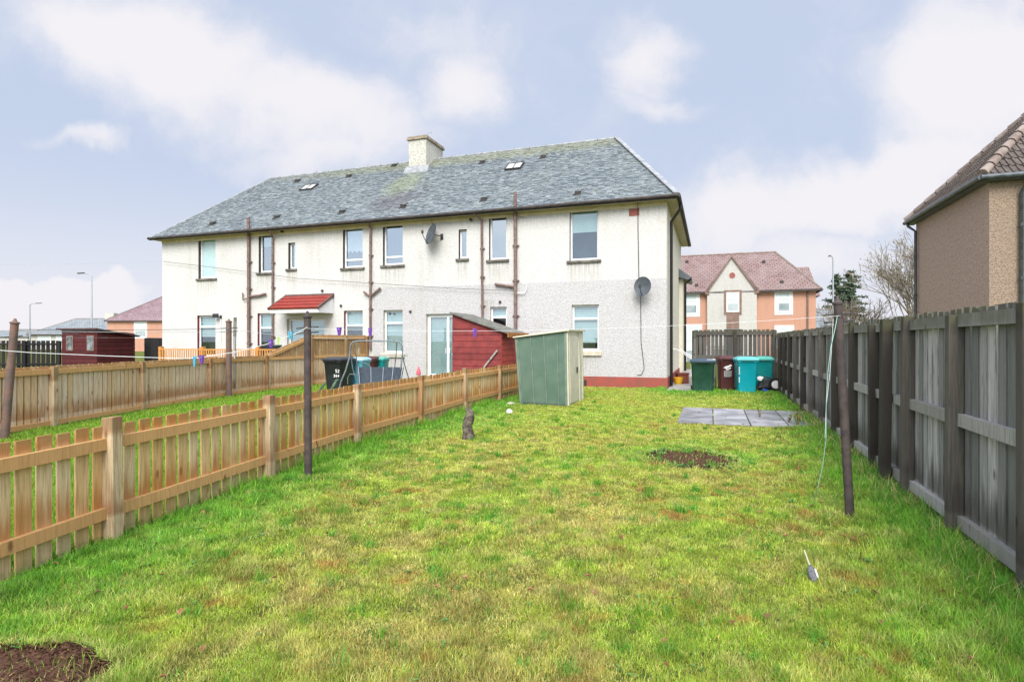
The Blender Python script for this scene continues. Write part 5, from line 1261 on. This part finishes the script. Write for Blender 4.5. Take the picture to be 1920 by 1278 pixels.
def lawn(N):
    Y=sample(N,2.25,20.6,1.25); half=.98*Y
    xl_=np.maximum(left_x(Y)+.02,-half); xr_=np.minimum(rfx(Y)+.0,half)
    w_=xr_-xl_; keep=rng.random(N)<(w_/w_.max()); Y=Y[keep]; xl_=xl_[keep]; xr_=xr_[keep]; n=len(Y)
    X=xl_+rng.random(n)*(xr_-xl_)
    # clumping
    cl=fbm(X,Y,7,11); keep=rng.random(n)<(.25+1.7*(cl-.22)); X,Y=X[keep],Y[keep]
    loc=(X-CORNER.x)*V.x+(Y-CORNER.y)*V.y; lxu=(X-CORNER.x)*U.x+(Y-CORNER.y)*U.y
    ok=~((lxu<.05)&(loc>-.04)); ok&=~((lxu>0.0)&(lxu<1.2)&(loc>-1.2)); bl=(X-rfx(18.7))*V.x+(Y-18.7)*V.y; ok&=bl<.0
    gx=(X-1.345)*U.x+(Y-13.87)*U.y; gy=(X-1.345)*V.x+(Y-13.87)*V.y; ok&=~((gx>-1.25)&(gx<0)&(gy>0)&(gy<1.8))
    px_=(X-p0.x)*U.x+(Y-p0.y)*U.y; py_=(X-p0.x)*V.x+(Y-p0.y)*V.y
    inp=(px_>.0)&(px_<2.64)&(py_>0)&(py_<2.64); j=(np.abs((px_/.66)-np.round(px_/.66))*.66<.02)|(np.abs((py_/.88)-np.round(py_/.88))*.88<.02)
    weed=fbm(X,Y,2.5,31)>.6
    ok&=~inp|(j&weed&(rng.random(len(X))<.5))
    e1=pill(X,Y,d1,.60,.62)+(fbm(X,Y,6,5)-.5)*.5; e2_=pill(X,Y,d2,.52,.34)+(fbm(X,Y,6,6)-.5)*.5
    ok&=(e1>.95)|(rng.random(len(X))<np.clip((e1-.55)*.6,.03,1)); ok&=(e2_>.95)|(rng.random(len(X))<.03)
    X,Y,e1,e2_,px_,py_,loc=X[ok],Y[ok],e1[ok],e2_[ok],px_[ok],py_[ok],loc[ok]; n=len(X)
    dl=X-left_x(Y); dr=rfx(Y)-X; df=np.minimum(dl*.9,dr)
    nz=fbm(X,Y,.9,1); nf=fbm(X,Y,3.5,2); nn=fbm(X,Y,10,3); R=rng.random(n)
    edge=np.clip(1.25-df/1.0+(nf-.5)*1.2,0,1)
    back=np.clip((Y-15.6)/1.5,0,1)*np.clip((X-3.8),0,1)
    lush=np.maximum(edge,back); lush=np.maximum(lush,np.clip(1.9-e1,0,1)*.9*np.clip((Y-d1.y+.75)*2,0.25,1)); lush=np.maximum(lush,np.clip(1.7-e2_,0,1)*.8)
    tuft=np.clip(fbm(X,Y,5.5,71)*2.2-.7,0,1)
    lush_h=lush*np.where(dl<dr,.55,1)*np.where(e1<1.6,.45,1)
    h=.013+.026*tuft+.010*nf+.075*lush_h*(.4+nn)+.0
    h*=rng.uniform(.55,1.45,n); wd=np.clip(Y*.00098,.0027,.017)*rng.uniform(.7,1.4,n); h=np.maximum(h,wd*1.6)
    c=np.empty((n,3)); c[:]=G_bright
    def mixc(mask,g,amt=1): 
        a=(np.clip(mask,0,1)*amt)[:,None]; c[:]=c*(1-a)+g*a
    mixc((1-lush)*np.clip(.35+nz*1.2,0,1),G_yel,.62)
    dry=np.clip((nz-.37)*3.2+(nf-.5)*2.4,0,1)*(1-lush*.9)*np.clip(1.35-Y/11,0.15,1)
    mixc(dry,G_olive,.75); mixc(lush*(R<.45),G_deep,.75)
    mixc(((R>.9-.2*dry)&(lush<.8)).astype(float),G_straw,.7); mixc(((R<.04+.16*dry)&(lush<.9)).astype(float),G_brown,.8)
    mixc((rng.random(n)<.07+.1*(nn>.6)).astype(float),G_blue,.6); mixc((np.clip(1.5-e2_,0,1)>.35)*(rng.random(n)<.5),G_straw,.6)
    mixc((np.clip(1.35-e1,0,1)>.2)*(rng.random(n)<.35),G_straw,.6)
    pr=fbm(X,Y,6.5,55); pr2=fbm(X,Y,2.2,57)
    a=(np.clip((pr-.56)*5,0,1)*.38*(1-lush*.6))[:,None]; c=c*(1-a)+G_straw*a*.9
    a=(np.clip((pr2-.55)*5,0,1)*np.clip((.5-pr)*6,0,1)*.75*(1-lush*.7))[:,None]; c=c*(1-a)+G_brown*a*1.0
    c*=(.62+1.05*fbm(X,Y,8,61))[:,None]
    c*=rng.uniform(.6,1.4,n)[:,None]
    return X,Y,h,wd,c
X,Y,h,wd,c=lawn(2200000)
o=make_blades('lawn_grass',X,Y,h,wd,c,1.15,1); tag(o,kind='stuff',label='short green and yellowing grass with straw patches covering the lawn',cat='grass')
def strip(N):
    Y=sample(N,4.0,22.5,1.1); xa=np.maximum(mid_x(Y)+.06,-.98*Y); xb=np.minimum(left_x(Y)-.03,.98*Y)
    X=xa+rng.random(N)*np.maximum(xb-xa,0); ok=(xb-xa)>.05
    loc=(X-CORNER.x)*V.x+(Y-CORNER.y)*V.y; ok&=loc<-.1; X,Y=X[ok],Y[ok]; n=len(X)
    nf=fbm(X,Y,3.,8); h=(.06+.05*nf)*rng.uniform(.6,1.4,n); wd=np.clip(Y*.0013,.006,.03)*rng.uniform(.7,1.4,n)
    c=np.empty((n,3)); c[:]=G_bright; a=(rng.random(n)<.4)[:,None]*.6; c[:]=c*(1-a)+G_deep*a; a=(nf*.5)[:,None]; c[:]=c*(1-a)+G_yel*a; c*=rng.uniform(.75,1.25,n)[:,None]
    return X,Y,h,wd,c
X,Y,h,wd,c=strip(260000)
o=make_blades('verge_grass',X,Y,h,wd,c,.6,2); tag(o,kind='stuff',label='bright green grass strip between the low fence and the close-boarded fence',cat='grass')
# scattered coarser tufts
tx=[];ty=[];th_=[]
for _ in range(520):
    y=2.6+abs(random.gauss(0,5)); x=random.uniform(float(left_x(np.array(y)))+.1,rfx(y)-.1); k=random.randint(18,60); s_=random.uniform(.02,.06)
    if y>15: continue
    gx=(Vector((x,y,0))-p0).dot(U); gy=(Vector((x,y,0))-p0).dot(V)
    if -.1<gx<2.75 and -.1<gy<2.75: continue
    g_=Vector((x-1.345,y-13.87,0))
    if -1.4<g_.dot(U)<.1 and -.1<g_.dot(V)<1.9: continue
    tx+=list(x+rng.normal(0,s_,k)); ty+=list(y+rng.normal(0,s_,k)); th_+=[random.uniform(.05,.10)]*k
X=np.array(tx);Y=np.array(ty);n=len(X); cx_=np.where((vnoise(X,Y,4,77)>.5)[:,None],G_deep*1.25,G_bright*.8)*rng.uniform(.7,1.3,n)[:,None]
o=make_blades('grass_tufts',X,Y,np.array(th_)*rng.uniform(.6,1.3,n),np.clip(Y*.001,.0036,.014),cx_,.9,8); tag(o,kind='stuff',label='coarser darker grass tufts dotted over the lawn',cat='grass')
# long arching tufts by the right fence and posts
N=9000; Y=rng.uniform(3.0,12,N); X=rfx(Y)-np.abs(rng.normal(0,.16,N))-.02; ok=fbm(X,Y,3,41)>.45; X,Y=X[ok],Y[ok]; n=len(X)
c=np.where((rng.random(n)<.35)[:,None],G_straw*.9,G_deep*1.2)*rng.uniform(.7,1.3,n)[:,None]
Y2=rng.uniform(4.2,15,5000); X2=left_x(Y2)+np.abs(rng.normal(0,.1,5000))+.02; ok=fbm(X2,Y2,3,43)>.5; X2,Y2=X2[ok],Y2[ok]; n2=len(X2); c2=G_bright*rng.uniform(.7,1.3,n2)[:,None]
X=np.concatenate([X,X2]);Y=np.concatenate([Y,Y2]);c=np.concatenate([c,c2]); n=len(X)
o=make_blades('long_grass',X,Y,rng.uniform(.1,.24,n),np.clip(Y*.001,.004,.012),c,.9,3); tag(o,kind='stuff',label='long arching grass growing along the foot of the fences',cat='grass')
# broad-leaved weeds
b=MB()
def weed(x,y,n,s):
    for _ in range(n):
        a=random.uniform(0,6.283); l=s*random.uniform(.5,1.2); u=Vector((math.cos(a),math.sin(a),random.uniform(.2,1.0))).normalized(); sd=u.cross(Vector((0,0,1))).normalized()*l*.28; p=Vector((x+random.uniform(-s,s)*.6,y+random.uniform(-s,s)*.6,.02)); m_=p+u*l*.55; t_=p+u*l+Vector((0,0,-l*.25)); tt=random.random()
        b.quad([p,m_+sd,t_,m_-sd],tt)
for _ in range(170):
    y=random.uniform(3.1,14); x=rfx(y)-abs(random.gauss(0,.45))-.1; weed(x,y,random.randint(6,12),.055)
for _ in range(90):
    y=random.uniform(2.9,9); x=float(left_x(np.array(y)))+abs(random.gauss(0,.5))+.12; weed(x,y,random.randint(5,9),.045)
for _ in range(60):
    a=random.uniform(0,6.28); r=random.uniform(1.1,1.7); weed(d1.x+math.cos(a)*.42*r+.1,d1.y+math.sin(a)*.42*r,8,.05)
for _ in range(160):
    weed(random.uniform(-2,3),random.uniform(2.6,8),random.randint(4,7),.028)
tag(b.build('broadleaf_weeds', M['weed_leaf'], None),kind='stuff',label='small broad-leaved weeds scattered through the grass and along the fence foot',cat='weeds')
# fallen leaves
b=MB()
for _ in range(120):
    y=2.5+abs(random.gauss(0,4)); x=random.uniform(float(left_x(np.array(y)))+.1,rfx(y)-.1); 
    if random.random()<.35: y=random.uniform(3.5,9); x=rfx(y)-abs(random.gauss(.3,.35))
    s=random.uniform(.014,.034); a=random.uniform(0,6.28); u=Vector((math.cos(a),math.sin(a),random.uniform(-.4,.4)))*s; v=Vector((-math.sin(a),math.cos(a),random.uniform(-.3,.5)))*s*.7; p=Vector((x,y,.045)); t=random.random()
    k=Vector((0,0,.012)); b.quad([p-u,p-v*.9+k,p+u*.2-v*.5+k,p+u],t); b.quad([p-u,p+u,p+u*.1+v*.6+k,p+v+k],t)
for _ in range(110):
    a_=random.random(); side=random.random()
    q=p0+U*(a_*2.7)+V*(2.7+random.gauss(0,.06)) if side<.55 else (p0+U*(a_*2.7)-V*abs(random.gauss(.03,.05)) if side<.8 else p0+U*random.uniform(0,2.6)+V*random.uniform(0,2.6)+Vector((0,0,.02)))
    s=random.uniform(.015,.035); a=random.uniform(0,6.28); u=Vector((math.cos(a),math.sin(a),random.uniform(-.3,.3)))*s; v=Vector((-math.sin(a),math.cos(a),random.uniform(-.2,.4)))*s*.7; p=q+Vector((0,0,.03)); b.quad([p-u,p-v,p+u,p+v])
tag(b.build('fallen_leaves', M['dry_leaf'], None),kind='stuff',label='brown autumn leaves scattered on the lawn',cat='leaves')
# autumn weeds with reddish stems beside the patio
for k,(px,py,h_,lab) in enumerate(((1494,800,.45,'tall reddish-brown dry weed at the right front corner of the patio'),(1425,785,.25,'yellowing weed growing through the joint of the patio slabs'),(1477,795,.2,'small yellowing weed right at the edge of the patio beside the tall dry one'))):
    p=ground(px,py); e=empty('dry_weed',p,0,lab,'weed'); b=MB(); l=MB()
    for _ in range(7 if k==0 else 5):
        d=Vector((random.gauss(0,.25),random.gauss(0,.25),1)).normalized(); q=d*h_*random.uniform(.6,1.1); b.tube([(0,0,0),q*.5+Vector((.01,0,0)),q],[.004,.003,.002],4)
        for i in range(9):
            c_=q*random.uniform(.3,1); u=Vector((random.gauss(0,1),random.gauss(0,1),random.gauss(0,1))).normalized()*.035; v=u.cross(Vector((.3,.2,1))).normalized()*.016; l.quad([c_,c_+u*.5+v,c_+u,c_+u*.5-v])
    b.build('stem', M['dry_leaf'], e); l.build('leaves', M['dry_leaf'] if k==0 else M['tree_leaf'], e)

# ================================================================== SKY, SUN, CAMERA
SUN_EL=math.radians(42); SUN_AZ=math.radians(-172)   # direction the light comes FROM, az from +Y clockwise
EXPO=0.75
w=bpy.data.worlds.new("World"); scene.world=w; w.use_nodes=True; nt=w.node_tree; nt.nodes.clear(); T=NT(nt)
out=T.n('ShaderNodeOutputWorld'); bg=T.n('ShaderNodeBackground'); T.l(bg.outputs[0],out.inputs[0])
sky=T.n('ShaderNodeTexSky'); sky.sky_type='NISHITA'; sky.sun_disc=False; sky.sun_elevation=SUN_EL; sky.sun_rotation=SUN_AZ%(2*math.pi)
co=T.n('ShaderNodeTexCoord').outputs['Generated']
sx=T.n('ShaderNodeSeparateXYZ'); T.l(co,sx.inputs[0]); yy=T.math('MAXIMUM',sx.outputs[1],.08)
cb=T.n('ShaderNodeCombineXYZ'); T.l(T.math('DIVIDE',sx.outputs[0],yy),cb.inputs[0]); T.l(T.math('DIVIDE',sx.outputs[2],yy),cb.inputs[1])
uv=cb.outputs[0]
wn=T.n('ShaderNodeTexNoise'); wn.inputs['Scale'].default_value=3.2; wn.inputs['Detail'].default_value=6; wn.inputs['Roughness'].default_value=.55; T.l(uv,wn.inputs['Vector'])
wv=T.n('ShaderNodeVectorMath',operation='SUBTRACT'); T.l(wn.outputs['Color'],wv.inputs[0]); wv.inputs[1].default_value=(.5,.5,.5)
ws=T.n('ShaderNodeVectorMath',operation='SCALE'); T.l(wv.outputs[0],ws.inputs[0]); ws.inputs['Scale'].default_value=.3
wa=T.n('ShaderNodeVectorMath',operation='ADD'); T.l(uv,wa.inputs[0]); T.l(ws.outputs[0],wa.inputs[1]); uvw=wa.outputs[0]
def blob(px,py,rx,ry,rot,amt,soft=.0):
    mp=T.n('ShaderNodeMapping'); mp.vector_type='TEXTURE'; mp.inputs['Location'].default_value=((px-CX)/F,(CY-py)/F,0); mp.inputs['Rotation'].default_value=(0,0,math.radians(rot)); mp.inputs['Scale'].default_value=(rx/F,ry/F,1)
    T.l(uvw,mp.inputs['Vector']); ln=T.n('ShaderNodeVectorMath',operation='LENGTH'); T.l(mp.outputs[0],ln.inputs[0])
    return T.math('MULTIPLY',T.ramp(ln.outputs['Value'],1.25,soft),amt)
acc=None
for bl in ((330,120,340,160,-22,1.15),(560,210,340,125,-12,1.05),(870,165,110,140,0,.95),(800,60,200,90,0,.5),(1190,100,95,115,20,.8),(1215,190,110,40,-20,.6),(1600,360,470,110,16,1.25),(1860,170,280,220,30,1.2),(1500,500,500,90,3,.7),(60,545,250,75,-6,1.5,.6),(130,285,130,32,-5,.8),(150,30,130,60,0,.5),(620,300,260,60,0,.7),(1350,430,200,80,0,.7)):
    v=blob(*bl); acc=v if acc is None else T.math('MAXIMUM',acc,v)
nz=T.noise(uvw,3.0,9,.62); nzf=T.noise(co,2.2,6,.6)
front=T.ramp(sx.outputs[1],.05,.3)
dens=T.math('ADD',acc,T.math('MULTIPLY',T.math('SUBTRACT',nz,.47),1.5))
dens=T.math('ADD',dens,T.math('MULTIPLY',T.math('SUBTRACT',T.noise(uvw,9,7,.65),.5),.45)); dens=T.ramp(dens,-.05,1.0)
rear=T.ramp(nzf,.35,.65)
mxd=T.n('ShaderNodeMix'); mxd.data_type='FLOAT'; T.l(front,mxd.inputs[0]); T.l(rear,mxd.inputs[2]); T.l(dens,mxd.inputs[3])
hz=T.math('MULTIPLY',T.ramp(sx.outputs[2],.30,.0),.75)
dens=T.math('MAXIMUM',mxd.outputs[0],hz)
ex=2**-EXPO
blue=tuple(x*ex for x in srgb(199,212,236)[:3])+(1,); cloud=tuple(x*ex for x in srgb(244,242,247)[:3])+(1,)
ns=T.n('ShaderNodeVectorMath',operation='SCALE'); T.l(sky.outputs[0],ns.inputs[0]); ns.inputs['Scale'].default_value=.10
base=T.mix(.95,ns.outputs[0],blue)
cc=T.mix(dens,base,cloud)
T.l(cc,bg.inputs[0])
gain=T.math('ADD',T.math('MULTIPLY_ADD',T.ramp(sx.outputs[2],.52,.9),1.1,1.0),T.math('MULTIPLY',T.ramp(sx.outputs[1],.1,-.7),.8))  # sky out of view, overhead and behind the camera, brightened as added fill light
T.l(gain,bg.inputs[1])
ld=bpy.data.lights.new('sun','SUN'); ld.energy=2.6; ld.angle=math.radians(34); ld.color=(1,.965,.90)
lo=bpy.data.objects.new('sun',ld); col.objects.link(lo)
dv=Vector((math.sin(SUN_AZ)*math.cos(SUN_EL),math.cos(SUN_AZ)*math.cos(SUN_EL),math.sin(SUN_EL)))
lo.rotation_euler=dv.to_track_quat('Z','Y').to_euler(); lo.location=(0,-10,20)
cd=bpy.data.cameras.new('camera'); cd.lens=F/1920*36; cd.sensor_width=36; cd.clip_end=3000; cd.clip_start=.05
cam=bpy.data.objects.new('camera',cd); col.objects.link(cam); cam.location=(0,0,H); cam.rotation_euler=(math.radians(90),0,0); scene.camera=cam
scene.view_settings.view_transform='Standard'; scene.view_settings.look='None'; scene.view_settings.exposure=EXPO; scene.view_settings.gamma=1
scene.cycles.max_bounces=6; scene.cycles.transparent_max_bounces=8
scene.cycles.use_adaptive_sampling=True
